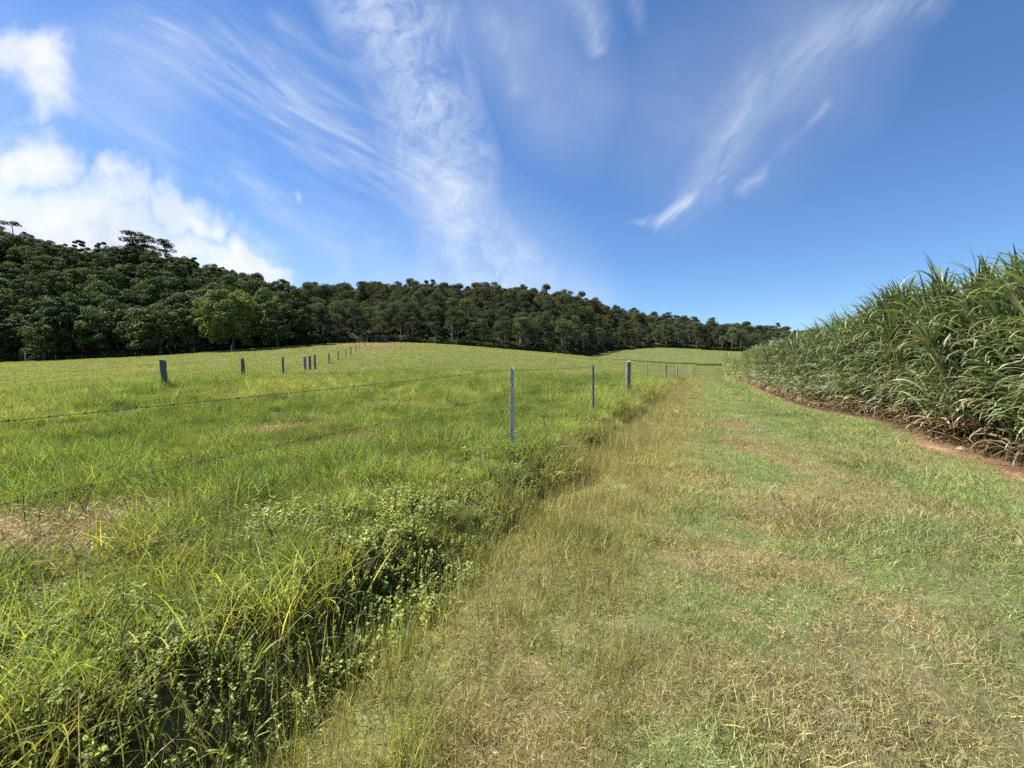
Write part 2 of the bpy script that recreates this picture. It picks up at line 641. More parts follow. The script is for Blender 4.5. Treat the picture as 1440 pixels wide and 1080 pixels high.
# ------------------------------------------------------------------ scatter of tufts, one object per kind of growth
def scatter(name, variants, P, rot, scl, idx, col, label, cat):
    n = len(P)
    me = bpy.data.meshes.new(name)
    me.vertices.add(n)
    me.vertices.foreach_set('co', np.asarray(P, np.float32).ravel())
    for nm, typ, key, arr in (('rot', 'FLOAT_VECTOR', 'vector', rot), ('col', 'FLOAT_VECTOR', 'vector', col), ('scl', 'FLOAT_VECTOR', 'vector', scl)):
        a = me.attributes.new(nm, typ, 'POINT')
        a.data.foreach_set(key, np.asarray(arr, np.float32).ravel())
    a = me.attributes.new('idx', 'INT', 'POINT')
    a.data.foreach_set('value', np.asarray(idx, np.int32))
    o = bpy.data.objects.new(name, me)
    link(o)
    g = bpy.data.node_groups.new(name + '_growth', 'GeometryNodeTree')
    g.interface.new_socket('Geometry', in_out='INPUT', socket_type='NodeSocketGeometry')
    g.interface.new_socket('Geometry', in_out='OUTPUT', socket_type='NodeSocketGeometry')
    nd = g.nodes
    gi, go = nd.new('NodeGroupInput'), nd.new('NodeGroupOutput')
    jn = nd.new('GeometryNodeJoinGeometry')
    for v in variants:
        oi = nd.new('GeometryNodeObjectInfo')
        oi.inputs['Object'].default_value = v
        oi.inputs['As Instance'].default_value = False
        g2i = nd.new('GeometryNodeGeometryToInstance')
        g.links.new(oi.outputs['Geometry'], g2i.inputs[0])
        g.links.new(g2i.outputs[0], jn.inputs[0])
    ip = nd.new('GeometryNodeInstanceOnPoints')
    ip.inputs['Pick Instance'].default_value = True
    g.links.new(gi.outputs[0], ip.inputs['Points'])
    g.links.new(jn.outputs[0], ip.inputs['Instance'])
    for nm, typ, sock in (('idx', 'INT', 'Instance Index'), ('rot', 'FLOAT_VECTOR', 'Rotation'), ('scl', 'FLOAT_VECTOR', 'Scale')):
        na = nd.new('GeometryNodeInputNamedAttribute')
        na.data_type = typ
        na.inputs['Name'].default_value = nm
        out = [q for q in na.outputs if q.enabled and q.name == 'Attribute'][0]
        if sock == 'Rotation':
            e2r = nd.new('FunctionNodeEulerToRotation')
            g.links.new(out, e2r.inputs[0])
            out = e2r.outputs[0]
        g.links.new(out, ip.inputs[sock])
    g.links.new(ip.outputs[0], go.inputs[0])
    md = o.modifiers.new('growth', 'NODES')
    md.node_group = g
    tag(o, label, cat, kind='stuff')
    return o


def proto(name, mb, mats):
    return mb.obj(name, mats, do_link=False)


def disc(rng, n, rad):
    a = rng.uniform(0, 2 * math.pi, n)
    q = rad * np.sqrt(rng.uniform(0, 1, n))
    return np.stack([q * np.cos(a), q * np.sin(a), np.full(n, -.015)], -1)


U = lambda rng, a, b, n: rng.uniform(a, b, n)
M_GRASS = grass_mat('lush_blades', .42, .6, .15)
M_SHORT = grass_mat('mown_blades', .3, .65, .15)
M_STEM = grass_mat('seed_stems', .25, .6, .25)
M_STRAW = grass_mat('straw_blades', .15, .75, .15)
M_WEED = grass_mat('weed_leaves', .3, .55, .25, .25)
M_CANEW = grass_mat('wide_blades', .35, .5, .25, .25)


def v_lush(seed, n=56, rad=.15, L=(.16, .36), W=(.0032, .0065), nseg=4):
    rng = rs(seed)
    mb = MB()
    strips(mb, disc(rng, n, rad), U(rng, 0, 6.283, n), U(rng, .05, .5, n), U(rng, .2, 1.9, n), U(rng, *L, n), U(rng, *W, n), nseg, U(rng, -1.2, 1.2, n), r=U(rng, 0, 1, n), pw=1.4)
    return mb


def v_short(seed, n=88, rad=.13, L=(.03, .12)):
    rng = rs(seed)
    mb = MB()
    strips(mb, disc(rng, n, rad), U(rng, 0, 6.283, n), U(rng, .1, 1.2, n), U(rng, 0, 1.1, n), U(rng, *L, n), U(rng, .0024, .0044, n), 3, U(rng, -1.4, 1.4, n), r=U(rng, 0, 1, n))
    return mb


def v_stem(seed, n=26, rad=.14):
    rng = rs(seed)
    mb = MB()
    strips(mb, disc(rng, n, rad), U(rng, 0, 6.283, n), U(rng, .0, .35, n), U(rng, -.2, .6, n), U(rng, .12, .34, n), U(rng, .0022, .004, n), 3, U(rng, -1.5, 1.5, n), r=U(rng, 0, 1, n))
    k = 22
    strips(mb, disc(rng, k, rad), U(rng, 0, 6.283, k), U(rng, .2, .9, k), U(rng, .2, 1.4, k), U(rng, .06, .18, k), U(rng, .003, .006, k), 3, U(rng, -1.4, 1.4, k), r=U(rng, 0, 1, k))
    return mb


def v_straw(seed, n=100, rad=.17, L=(.01, .04), up=.5):
    rng = rs(seed)
    mb = MB()
    P = disc(rng, n, rad)
    P[:, 2] = U(rng, .0, .03, n)
    strips(mb, P, U(rng, 0, 6.283, n), U(rng, 1.1 - up, 1.65, n), U(rng, -.3, .5, n), U(rng, *L, n), U(rng, .0011, .0024, n), 3, U(rng, -1.0, 1.0, n), r=U(rng, 0, 1, n))
    return mb


def v_weed(seed, plants=10, rad=.14, big=1.0):
    """low broad-leaved weed: upright stems with pairs of ovate leaves"""
    rng = rs(seed)
    mb = MB()
    base = disc(rng, plants, rad)
    for k in range(plants):
        H = rng.uniform(.05, .2)
        az, ln = rng.uniform(0, 6.283), rng.uniform(0, .35)
        dx, dy = math.sin(ln) * math.cos(az), math.sin(ln) * math.sin(az)
        strips(mb, base[k:k + 1], np.array([az]), np.array([ln]), np.array([.0]), np.array([H]), np.array([.003]), 2, r=np.array([.3]))
        m = int(8 + H * 85)
        hh = np.sort(rng.uniform(.25, 1.02, m)) * H
        P = np.stack([base[k, 0] + dx * hh, base[k, 1] + dy * hh, base[k, 2] + hh * math.cos(ln)], -1)
        a = np.arange(m) * 2.4 + rng.uniform(0, 6, m)
        sz = rng.uniform(.012, .03, m) * big
        strips(mb, P, a, U(rng, .7, 1.35, m), U(rng, .1, .8, m), sz, sz * U(rng, .5, .75, m), 4, U(rng, -.5, .5, m), fold=.25, prof='leaf', r=U(rng, 0, 1, m))
    return mb


def v_wide(seed, n=13):
    rng = rs(seed)
    mb = MB()
    strips(mb, disc(rng, n, .05), U(rng, 0, 6.283, n), U(rng, .15, .8, n), U(rng, .3, 1.3, n), U(rng, .25, .55, n), U(rng, .011, .02, n), 7, U(rng, -.6, .6, n), fold=.3, prof='leaf', r=U(rng, 0, .8, n), pw=1.5)
    return mb


def field_points(rng, dens, r0, r1, th0=-71, th1=64):
    A = .5 * R(th1 - th0) * (r1 * r1 - r0 * r0)
    n = int(A * dens)
    r = np.sqrt(rng.uniform(r0 * r0, r1 * r1, n))
    th = R(1) * rng.uniform(th0, th1, n)
    return r * np.sin(th), r * np.cos(th)


def finish(rng, name, protos, X, Y, S, label, cat, tint=None, vary=.3, tilt=.18, wind=0.0, hs=None, sink=0.0):
    Z = ground(X, Y) - sink
    n = len(X)
    rot = np.stack([rng.uniform(-tilt, tilt, n), rng.uniform(-tilt, tilt, n), rng.uniform(0, 6.283, n)], -1)
    if hs is None:
        hs = np.ones(n)
    scl = np.stack([S, S, S * hs], -1)
    col = tint * rng.uniform(1 - vary, 1 + vary, (n, 1))
    col = col * np.stack([rng.uniform(.9, 1.12, n), np.ones(n), rng.uniform(.8, 1.15, n)], -1)
    return scatter(name, protos, np.stack([X, Y, Z], -1), rot, scl, rng.randint(0, len(protos), n), col, label, cat)


def build_grass():
    rng = rs(11)
    # ---- paddock
    P_L = [proto('lush_tuft', v_lush(100 + i), [M_GRASS]) for i in range(5)]
    P_F = [proto('far_tuft', v_lush(120 + i, 64, .42, (.12, .28), (.008, .016), 3), [M_GRASS]) for i in range(4)]
    xs, ys, ss = [], [], []
    for dens, r0, r1, sc in ((90, .5, 7, .85), (62, 7, 15, .95), (34, 15, 34, 1.2)):
        x, y = field_points(rng, dens, r0, r1)
        xs.append(x), ys.append(y), ss.append(np.full(len(x), sc))
    x, y, S = np.concatenate(xs), np.concatenate(ys), np.concatenate(ss)
    s, w = sw(x, y)
    dp = deadpatch(x, y)
    hn = fbm(x, y, 1.1, 91, 3)
    hb = fbm(x, y, 4.5, 93, 2)
    keep = (w + (fbm(x, y, .8, 133, 2) - .5) * 1.0 < -1.75) & (rng.rand(len(x)) > dp * 1.7) & (rng.rand(len(x)) > .15 * sstep(.55, .7, 1 - hn))
    x, y, S, w, hn, hb = (a[keep] for a in (x, y, S, w, hn, hb))
    S = S * np.maximum(.72, .2 + 1.15 * hn ** 1.3 + .5 * hb) * rng.uniform(.7, 1.25, len(x))
    # taller, darker tussocks standing in drifts
    tx, ty = field_points(rng, 9, 1.5, 26)
    ts, tw = sw(tx, ty)
    k = (tw < -2.4) & (fbm(tx, ty, .9, 135, 2) > .56) & (deadpatch(tx, ty) < .2)
    tx, ty = tx[k], ty[k]
    tS = rng.uniform(1.15, 1.75, len(tx))
    col, dry, _ = sward(x, y)
    # shoots shorter between the drifts, tint darkened there as shade in the hollows
    g = sstep(.42, .6, fbm(x, y, .55, 137, 2))
    S = S * (.75 + .45 * g)
    col = col * (.86 + .3 * g)[:, None]
    tcol = lerp(sward(tx, ty)[0], DEEP, .35 * rng.rand(len(tx)))
    x, y, S, col = np.r_[x, tx], np.r_[y, ty], np.r_[S, tS], np.r_[col, tcol]
    finish(rng, 'paddock_grass', P_L, x, y, S, 'lush yellow-green pasture grass covering the fenced paddock', 'grass', col, vary=.38, tilt=.38)
    xs, ys, ss = [], [], []
    for dens, r0, r1, sc in ((6.0, 30, 60, .9), (3.0, 60, 150, 1.15), (.8, 150, 245, 1.5)):
        x, y = field_points(rng, dens, r0, r1, -60, 50)
        xs.append(x), ys.append(y), ss.append(np.full(len(x), sc))
    x, y, S = np.concatenate(xs), np.concatenate(ys), np.concatenate(ss)
    s, w = sw(x, y)
    r = np.hypot(x, y)
    re = edge_r(np.arctan2(x, y))
    keep = (r < re + 1) & ((w < -2.15) | (s > 88)) & ~((w > 3.6) & (s < 112)) & (rng.rand(len(x)) > deadpatch(x, y) * .7)
    x, y, S = x[keep], y[keep], S[keep]
    S = S * (.55 + .6 * fbm(x, y, 3, 95, 3)) * rng.uniform(.7, 1.2, len(x))
    col, dry, _ = sward(x, y)
    finish(rng, 'far_pasture_grass', P_F, x, y, S, 'pale green pasture on the knoll and far slope below the forest', 'grass', col, vary=.2)
    # ---- mown track
    P_S = [proto('mown_tuft', v_short(140 + i), [M_SHORT]) for i in range(5)]
    P_W = [proto('straw_tuft', v_straw(160 + i), [M_STRAW]) for i in range(4)]
    xs, ys, ss = [], [], []
    for dens, r0, r1, sc in ((260, .8, 5, .8), (140, 5, 10, 1.0), (55, 10, 22, 1.35), (14, 22, 50, 1.9), (5, 50, 105, 2.6)):
        x, y = field_points(rng, dens, r0, r1)
        xs.append(x), ys.append(y), ss.append(np.full(len(x), sc))
    x, y, S = np.concatenate(xs), np.concatenate(ys), np.concatenate(ss)
    s, w = sw(x, y)
    e = w + (fbm(x, y, 1.1, 85, 3) - .5) * 1.0
    cov = fbm(x, y, .7, 97, 3)
    keep = (w > -1.75) & (e < 4.0) & (s < 95) & (rng.rand(len(x)) < .6 + .8 * sstep(.32, .55, cov))
    x, y, S, w, cov, s = (a[keep] for a in (x, y, S, w, cov, s))
    col, dry, _ = sward(x, y)
    tall = sstep(.55, .8, fbm(x, y, .9, 99, 3)) * .8 + .5 * np.exp(-((w - 2.6) / .6) ** 2)
    finish(rng, 'mown_grass', P_S, x, y, S * (.7 + tall) * rng.uniform(.7, 1.3, len(x)), 'short mown grass on the track between fence and sugarcane', 'grass', col)
    x, y = [], []
    for dens, r0, r1 in ((120, .8, 6), (45, 6, 16), (10, 16, 40)):
        a, b = field_points(rng, dens, r0, r1)
        x.append(a), y.append(b)
    x, y = np.concatenate(x), np.concatenate(y)
    s, w = sw(x, y)
    col, dry, dp = sward(x, y)
    keep = ((w > -1.7) & (w < 4.2) & (rng.rand(len(x)) < .05 + .42 * dry)) | ((w < -2) & (rng.rand(len(x)) < dp * 2.2))
    x, y, dp = x[keep], y[keep], dp[keep]
    n = len(x)
    col = lerp(np.broadcast_to(STRAW * .95, (n, 3)), np.array((.2, .135, .08)), rng.rand(n) * .7)
    col = lerp(col, np.array((.36, .29, .19)), dp * .5)
    S = np.where(dp > .2, 2.6, 1.0) * rng.uniform(.7, 1.3, n)
    finish(rng, 'dry_clippings', P_W, x, y, S, 'dry straw coloured clippings and dead grass lying on the sward', 'dry grass', col)
    # ---- verge of thin seeding stems between track and bank
    P_T = [proto('stem_tuft', v_stem(180 + i), [M_STEM]) for i in range(5)]
    xs, ys, ss = [], [], []
    for dens, r0, r1, sc in ((120, .7, 6, .9), (70, 6, 14, 1.0), (26, 14, 34, 1.3), (8, 34, 80, 1.8)):
        x, y = field_points(rng, dens, r0, r1)
        xs.append(x), ys.append(y), ss.append(np.full(len(x), sc))
    x, y, S = np.concatenate(xs), np.concatenate(ys), np.concatenate(ss)
    s, w = sw(x, y)
    wn = w + (fbm(x, y, 1.3, 101, 2) - .5) * .9
    cov = fbm(x, y, .6, 103, 3)
    inv = sstep(-2.0, -1.6, wn) * (1 - sstep(-.7, .4, wn)) * (.25 + .9 * sstep(.36, .6, cov))
    sparse = .06 * sstep(-.3, .4, w) * (1 - sstep(3.4, 3.9, w)) * sstep(.5, .65, fbm(x, y, 1.2, 105, 2))
    fencel = .5 * (np.abs(w + 2.4) < .5) * sstep(8, 14, s)
    keep = rng.rand(len(x)) < np.maximum(np.maximum(inv, sparse), fencel)
    x, y, S, w, s, cov = (a[keep] for a in (x, y, S, w, s, cov))
    hh = (.3 + .65 * (1 - sstep(-1.7, -.5, w)) + .45 * cov)
    col, dry, _ = sward(x, y)
    col = lerp(col, np.array((.32, .28, .11)), .45 * rng.rand(len(x)) + .25 * sstep(9, 16, s) * (w < -1.2))
    finish(rng, 'seeding_grass', P_T, x, y, S * hh * rng.uniform(.7, 1.3, len(x)), 'thin olive seeding grass along the verge beside the bank', 'grass', col)
    # ---- weeds along the fence bank
    P_B = [proto('weed_clump', v_weed(200 + i), [M_WEED]) for i in range(6)]
    xs, ys, ss = [], [], []
    for dens, r0, r1, sc in ((230, .6, 6, 1.0), (90, 6, 14, 1.05), (26, 14, 34, 1.3)):
        x, y = field_points(rng, dens, r0, r1, -80, 64)
        xs.append(x), ys.append(y), ss.append(np.full(len(x), sc))
    x, y, S = np.concatenate(xs), np.concatenate(ys), np.concatenate(ss)
    s, w = sw(x, y)
    cov = fbm(x, y, .8, 107, 3)
    wn = w + (fbm(x, y, .9, 109, 2) - .5) * .7
    p = sstep(-3.7, -2.9, wn) * (1 - sstep(-1.9, -1.45, wn)) * (.26 + .34 * sstep(.36, .62, cov)) * (1 - .35 * sstep(2, 6, s)) * (1 - .6 * sstep(9, 16, s))
    p = np.maximum(p, .1 * sstep(.6, .7, cov) * (w < -2) * (w > -8))
    keep = rng.rand(len(x)) < p
    x, y, S, w, s, cov = (a[keep] for a in (x, y, S, w, s, cov))
    n = len(x)
    col = lerp(np.broadcast_to(np.array((.2, .255, .062)), (n, 3)), np.array((.33, .36, .09)), sstep(.5, 3.5, s) * rng.rand(n))
    finish(rng, 'bank_weeds', P_B, x, y, S * (.5 + .45 * cov) * rng.uniform(.75, 1.25, n), 'leafy broad-leaved weeds smothering the bank under the wire fence', 'weeds', col)
    # grass among the weeds
    P_W2 = [proto('wide_tuft', v_wide(220 + i), [M_CANEW]) for i in range(5)]
    x, y = field_points(rng, 20, .7, 15, -75, 60)
    s, w = sw(x, y)
    keep = (w > -2.9) & (w < -1.45) & (fbm(x, y, .9, 111, 2) > .4)
    x, y = x[keep], y[keep]
    # the coarse clumps at the foot of the bank near the photographer
    ex = np.array([at(310, 985, 1.75)[:2], at(330, 1010, 1.6)[:2], at(250, 1040, 1.5)[:2], at(430, 900, 2.1)[:2], at(480, 860, 2.4)[:2], at(740, 640, 5.6)[:2], at(790, 650, 5.4)[:2], at(700, 660, 5.2)[:2], at(280, 1060, 1.45)[:2]])
    x, y = np.r_[x, ex[:, 0]], np.r_[y, ex[:, 1]]
    n = len(x)
    S = rng.uniform(.3, .65, n)
    S[-9:] = rng.uniform(.5, .8, 9)
    col = lerp(np.broadcast_to(np.array((.09, .15, .03)), (n, 3)), LIME, rng.rand(n))
    finish(rng, 'coarse_grass', P_W2, x, y, S, 'coarse long-leaved grass clumps hanging over the ditch', 'grass', col)


build_grass()


# ------------------------------------------------------------------ sugarcane
def cane_mats():
    m, nt, b = mat('cane_leaf')
    r, t, d, mid = nt.attr('r'), nt.attr('t'), nt.attr('d'), nt.attr('m')
    tint = nt.attr('col', 'INSTANCER', 'Vector')
    g = nt.mix(r, (.055, .095, .033, 1), (.205, .245, .105, 1))
    g = nt.mix(nt.m('MULTIPLY', nt.mr(mid, .75, 1), .55), g, (.3, .36, .2, 1))
    dr = nt.mix(r, (.27, .21, .12, 1), (.12, .085, .05, 1))
    tip = nt.m('MULTIPLY', nt.mr(t, .8, 1), nt.mr(r, .5, .9))
    c = nt.mix(nt.m('MAXIMUM', d, tip), g, dr)
    c = nt.mix(1.0, c, tint, 'MULTIPLY')
    leafy(nt, b, c, .22, .42, .4, (1.2, 1.3, .6, 1))
    s, ns, bs = mat('cane_stalk')
    tc = ns.new('ShaderNodeTexCoord').outputs['Object']
    wv = ns.new('ShaderNodeTexWave', bands_direction='Z')
    wv.inputs['Scale'].default_value = 3.2
    ns.put(wv.inputs['Vector'], tc)
    c = ns.mix(ns.mr(ns.noise(tc, 6), .35, .65), (.12, .13, .05, 1), (.17, .1, .06, 1))
    c = ns.mix(ns.mr(wv.outputs[1], .9, 1), c, (.07, .045, .03, 1))
    ns.put(bs.inputs['Base Color'], c)
    bs.inputs['Roughness'].default_value = .6
    return m, s


def v_cane(seed, stalks=4, front=True):
    rng = rs(seed)
    mb = MB()
    for k in range(stalks):
        bx, by = rng.normal(0, .12), rng.normal(0, .14)
        H = rng.uniform(1.55, 2.1)
        # local -x points out of the field
        la = math.pi + rng.normal(0, .9) if front else rng.uniform(0, 6.283)
        ln = abs(rng.normal(.12, .1))
        tt = np.linspace(0, 1, 6)
        off = H * (ln * tt ** 1.4)
        pts = np.stack([bx + np.cos(la) * off, by + np.sin(la) * off, H * tt * math.cos(ln)], -1)
        tube(mb, pts, np.linspace(.015, .01, 6), 5, mat=1)
        n = 19
        f = np.concatenate([np.linspace(.12, 1, n - 5), np.full(5, 1.0)])
        P = np.stack([np.interp(f, tt, pts[:, i]) for i in range(3)], -1)
        a = np.where(np.arange(n) % 2 == 0, 0, math.pi) + rng.uniform(0, 6.283) + rng.normal(0, .5, n)
        if front:
            # leaves with light find their way out of the field
            out = rng.rand(n) < .34
            a = np.where(out, math.pi + rng.normal(0, 1.0, n), a)
        top = f > .97
        a0 = np.where(top, rng.uniform(.02, .35, n), rng.uniform(.12, .5, n))
        cu = np.where(top, rng.uniform(.5, 2.4, n), rng.uniform(1.2, 2.8, n))
        L = np.where(top, rng.uniform(.8, 1.3, n), np.where(f < .62, rng.uniform(.85, 1.35, n), rng.uniform(.8, 1.35, n)))
        dry = np.where(f < .24, (rng.rand(n) < .5) * 1.0, (rng.rand(n) < .04) * 1.0)
        a0 = np.where(dry > 0, rng.uniform(.8, 1.6, n), a0)
        cu = np.where(dry > 0, rng.uniform(1.0, 1.9, n), cu)
        L = np.where(dry > 0, L * .55, L)
        strips(mb, P, a, a0, cu, L, rng.uniform(.034, .058, n), 9, rng.normal(0, .3, n), fold=.35, prof='cane', r=rng.rand(n), pw=2.4, d=dry)
        # long green leaves arching out of the field and down towards the ground
        n = 5
        ff = rng.uniform(.15, .5, n)
        P = np.stack([np.interp(ff, tt, pts[:, i]) for i in range(3)], -1)
        strips(mb, P, math.pi + rng.normal(0, .8 if front else 3, n), rng.uniform(.2, .55, n), rng.uniform(1.5, 2.6, n), rng.uniform(.65, 1.05, n), rng.uniform(.028, .044, n), 9, rng.normal(0, .35, n),
               fold=.35, prof='cane', r=rng.rand(n) * .6 + .4, pw=1.6, d=(rng.rand(n) < .22) * .9)
    # trash at the foot
    n = 10
    strips(mb, np.stack([rng.normal(-.05, .25, n), rng.normal(0, .25, n), rng.uniform(.02, .45, n)], -1), rng.uniform(0, 6.283, n), rng.uniform(.9, 1.7, n), rng.uniform(.2, 1.2, n), rng.uniform(.25, .7, n),
           rng.uniform(.01, .025, n), 5, rng.normal(0, .6, n), prof='cane', r=rng.rand(n), d=np.full(n, .95), m=np.zeros(n))
    return mb


def build_cane():
    rng = rs(5)
    ml, ms = cane_mats()
    protos = [proto('cane_clump', v_cane(300 + i), [ml, ms]) for i in range(9)]
    S, W, sc = [], [], []
    for row, (w, ds) in enumerate(((4.5, .30), (4.85, .30), (5.4, .34), (6.1, .38), (6.9, .42), (8.0, .5), (9.3, .55), (10.8, .6), (12.4, .7), (14, .8), (16, 1.0), (19, 1.2), (22, 1.5), (26, 1.8), (30, 2))):
        s = np.arange(-3, 109 - row * .3, ds)
        s = s + rng.uniform(-.5, .5, len(s)) * ds
        S.append(s)
        W.append(w + rng.normal(0, .09, len(s)))
    S, W = np.concatenate(S), np.concatenate(W)
    x, y = xy(S, W)
    Z = ground(x, y, False)
    n = len(S)
    d = y
    hs = np.interp(d, [0, 6, 11, 18, 27, 45, 80, 112], [1.14, 1.14, 1.16, 1.19, 1.24, 1.22, 1.08, .9]) * (1 + (fbm(x, y, 2.5, 121, 2) - .5) * .14) * rng.uniform(.95, 1.04, n)
    rz = math.atan2(NY, NX) + rng.normal(0, .45, n)
    back = W > 7
    rz[back] = rng.uniform(0, 6.283, back.sum())
    rot = np.stack([rng.normal(0, .06, n), rng.normal(-.04, .06, n), rz], -1)
    scl = np.stack([np.ones(n), np.ones(n), hs], -1)
    col = np.ones((n, 3)) * rng.uniform(.8, 1.2, (n, 1)) * np.stack([rng.uniform(.9, 1.15, n), np.ones(n), rng.uniform(.9, 1.1, n)], -1)
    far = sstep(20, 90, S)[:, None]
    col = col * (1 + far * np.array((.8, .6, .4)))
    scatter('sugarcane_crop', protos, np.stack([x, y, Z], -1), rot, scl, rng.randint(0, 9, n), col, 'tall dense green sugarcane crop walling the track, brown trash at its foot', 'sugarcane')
    # dead leaves lying along the foot of the crop
    ps = [proto('trash_tuft', v_straw(320 + i, 40, .3, (.12, .5), .1), [M_STRAW]) for i in range(3)]
    n = 2000
    s = 70 * rng.rand(n) ** 1.5 - 2
    w = rng.normal(4.42, .2, n)
    x, y = xy(s, w)
    col = lerp(np.broadcast_to(np.array((.25, .185, .115)), (n, 3)), np.array((.12, .085, .055)), rng.rand(n))
    finish(rng, 'cane_trash', ps, x, y, rng.uniform(.6, 1.2, n), 'brown dead cane leaves littering the red soil strip', 'dead leaves', col)


build_cane()


# ------------------------------------------------------------------ fences
M_WOOD = wood_mat('weathered_hardwood', (.24, .22, .2), (.07, .065, .06))
M_WOODL = wood_mat('silvered_hardwood', (.42, .38, .33), (.13, .115, .1))
M_STEEL = metal_mat('galvanised_steel', (.66, .64, .6, 1), (.33, .32, .3, 1), .6, 0, 25)
M_BLACK = metal_mat('black_coated_steel', (.2, .2, .2, 1), (.32, .31, .3, 1), .6, 0)
M_WIRE = metal_mat('dull_fence_wire', (.06, .06, .055, 1), (.03, .027, .025, 1), .8, 0, 60)


def wood_post(name, x, y, z0, H, dia, m, parent, seed, lean=(0, 0), taper=.0, notch=False):
    rng = rs(seed)
    mb = MB()
    n = 9
    tt = np.linspace(-.25, 1, n)
    pts = np.stack([x + lean[0] * np.maximum(tt, 0) * H + rng.normal(0, .006, n), y + lean[1] * np.maximum(tt, 0) * H + rng.normal(0, .006, n), z0 + tt * H], -1)
    rad = dia / 2 * (1 + taper * (tt - .5)) * (1 + rng.normal(0, .02, n))
    sides = 12
    ang = np.arange(sides) / sides * 2 * math.pi
    prof = 1 + rng.uniform(-.14, .1, sides)
    V = []
    for i in range(n):
        topz = 0
        ring = np.stack([pts[i, 0] + np.cos(ang) * rad[i] * prof, pts[i, 1] + np.sin(ang) * rad[i] * prof, np.full(sides, pts[i, 2])], -1)
        if i == n - 1:
            ring[:, 2] += rng.uniform(-.02, .02) + np.cos(ang + seed) * dia * .12 + rng.normal(0, .006, sides)
        V.append(ring)
    if notch:
        V[-1][:, 0] = pts[-1, 0] + (V[-1][:, 0] - pts[-1, 0]) * .55
        V[-2][:, 2] = z0 + .86 * H
    V = np.concatenate(V)
    i = np.arange(n - 1)[:, None] * sides
    j = np.arange(sides)[None]
    j2 = (j + 1) % sides
    q = np.stack([i + j, i + j2, i + sides + j2, i + sides + j], -1).reshape(-1, 4)
    # slightly dished top
    c = len(V)
    V = np.r_[V, [[pts[-1, 0], pts[-1, 1], V[-sides:, 2].mean() - .012]]]
    jj = np.arange(sides)
    q = np.r_[q, np.stack([(n - 1) * sides + jj, (n - 1) * sides + (jj + 1) % sides, np.full(sides, c), np.full(sides, c)], -1)]
    # put the object's origin at its foot
    mb.add(V - np.array([x, y, z0]), q, smooth=False)
    o = mb.obj(name, [m], parent)
    o.location = (x, y, z0)
    return o


def star_picket(name, x, y, z0, H, m, parent, seed, fl=.026, th=.005):
    """three-flanged steel post with a row of wire holes' raised collars"""
    rng = rs(seed)
    mb = MB()
    rz = rng.uniform(-.3, .3) + math.atan2(NY, NX)
    lean = rng.normal(0, .012, 2)
    for k, L in enumerate((fl * 1.15, fl, fl)):
        a = rz + (0, 2.2, -2.2)[k]
        d = np.array((math.cos(a), math.sin(a)))
        n_ = np.array((-d[1], d[0]))
        cs = [n_ * th / 2, n_ * th / 2 + d * L, -n_ * th / 2 + d * L, -n_ * th / 2]
        zz = [-.3, .4 * H, H - (.012 if k else 0)]
        V = np.array([[c[0] + lean[0] * max(z, 0), c[1] + lean[1] * max(z, 0), z] for z in zz for c in cs])
        q = []
        for i in range(2):
            for j in range(4):
                q.append((i * 4 + j, i * 4 + (j + 1) % 4, i * 4 + 4 + (j + 1) % 4, i * 4 + 4 + j))
        q.append((8, 9, 10, 11))
        mb.add(V, q, smooth=False)
    for h in np.linspace(.25, .95, 6) * H:
        d = np.array((math.cos(rz), math.sin(rz)))
        p = d * fl * .8 + lean * h
        tube(mb, [(p[0] - d[1] * .006, p[1] + d[0] * .006, h), (p[0] + d[1] * .006, p[1] - d[0] * .006, h)], .005, 6, smooth=False)
    o = mb.obj(name, [m], parent)
    o.location = (x, y, z0)
    return o


def sag(p, q, n, drop):
    t = np.linspace(0, 1, n)[:, None]
    P = p * (1 - t) + q * t
    P[:, 2] -= drop * 4 * t[:, 0] * (1 - t[:, 0])
    return P


def barbed(mb, P, pitch=.045, r=.0011, barbs=True, rng=None):
    """two twisted strands with four-point barbs"""
    seg = np.linalg.norm(np.diff(P, axis=0), axis=1)
    L = np.r_[0, np.cumsum(seg)]
    n = max(3, int(L[-1] / pitch * 6))
    l = np.linspace(0, L[-1], n)
    Q = np.stack([np.interp(l, L, P[:, i]) for i in range(3)], -1)
    d = (P[-1] - P[0]) / np.linalg.norm(P[-1] - P[0])
    a = np.cross(d, (0, 0, 1.0))
    a /= np.linalg.norm(a)
    b = np.cross(d, a)
    ph = l / pitch * 2 * math.pi
    for k in (0, math.pi):
        tube(mb, Q + a * (np.cos(ph + k) * r)[:, None] + b * (np.sin(ph + k) * r)[:, None], r, 4, cap=False)
    if barbs:
        for x in np.arange(rng.uniform(0, .1), L[-1], .11):
            c = np.array([np.interp(x, L, P[:, i]) for i in range(3)])
            t = rng.uniform(0, math.pi)
            for k in range(2):
                e = (a * math.cos(t + k * 1.5) + b * math.sin(t + k * 1.5)) * .011
                tube(mb, [c - e + d * .004 * k, c + e + d * .004 * k], .0013, 4)
            tube(mb, [c - d * .006, c + d * .006], .003, 5)


FX = lambda d: .4804 * (d - 5.77)


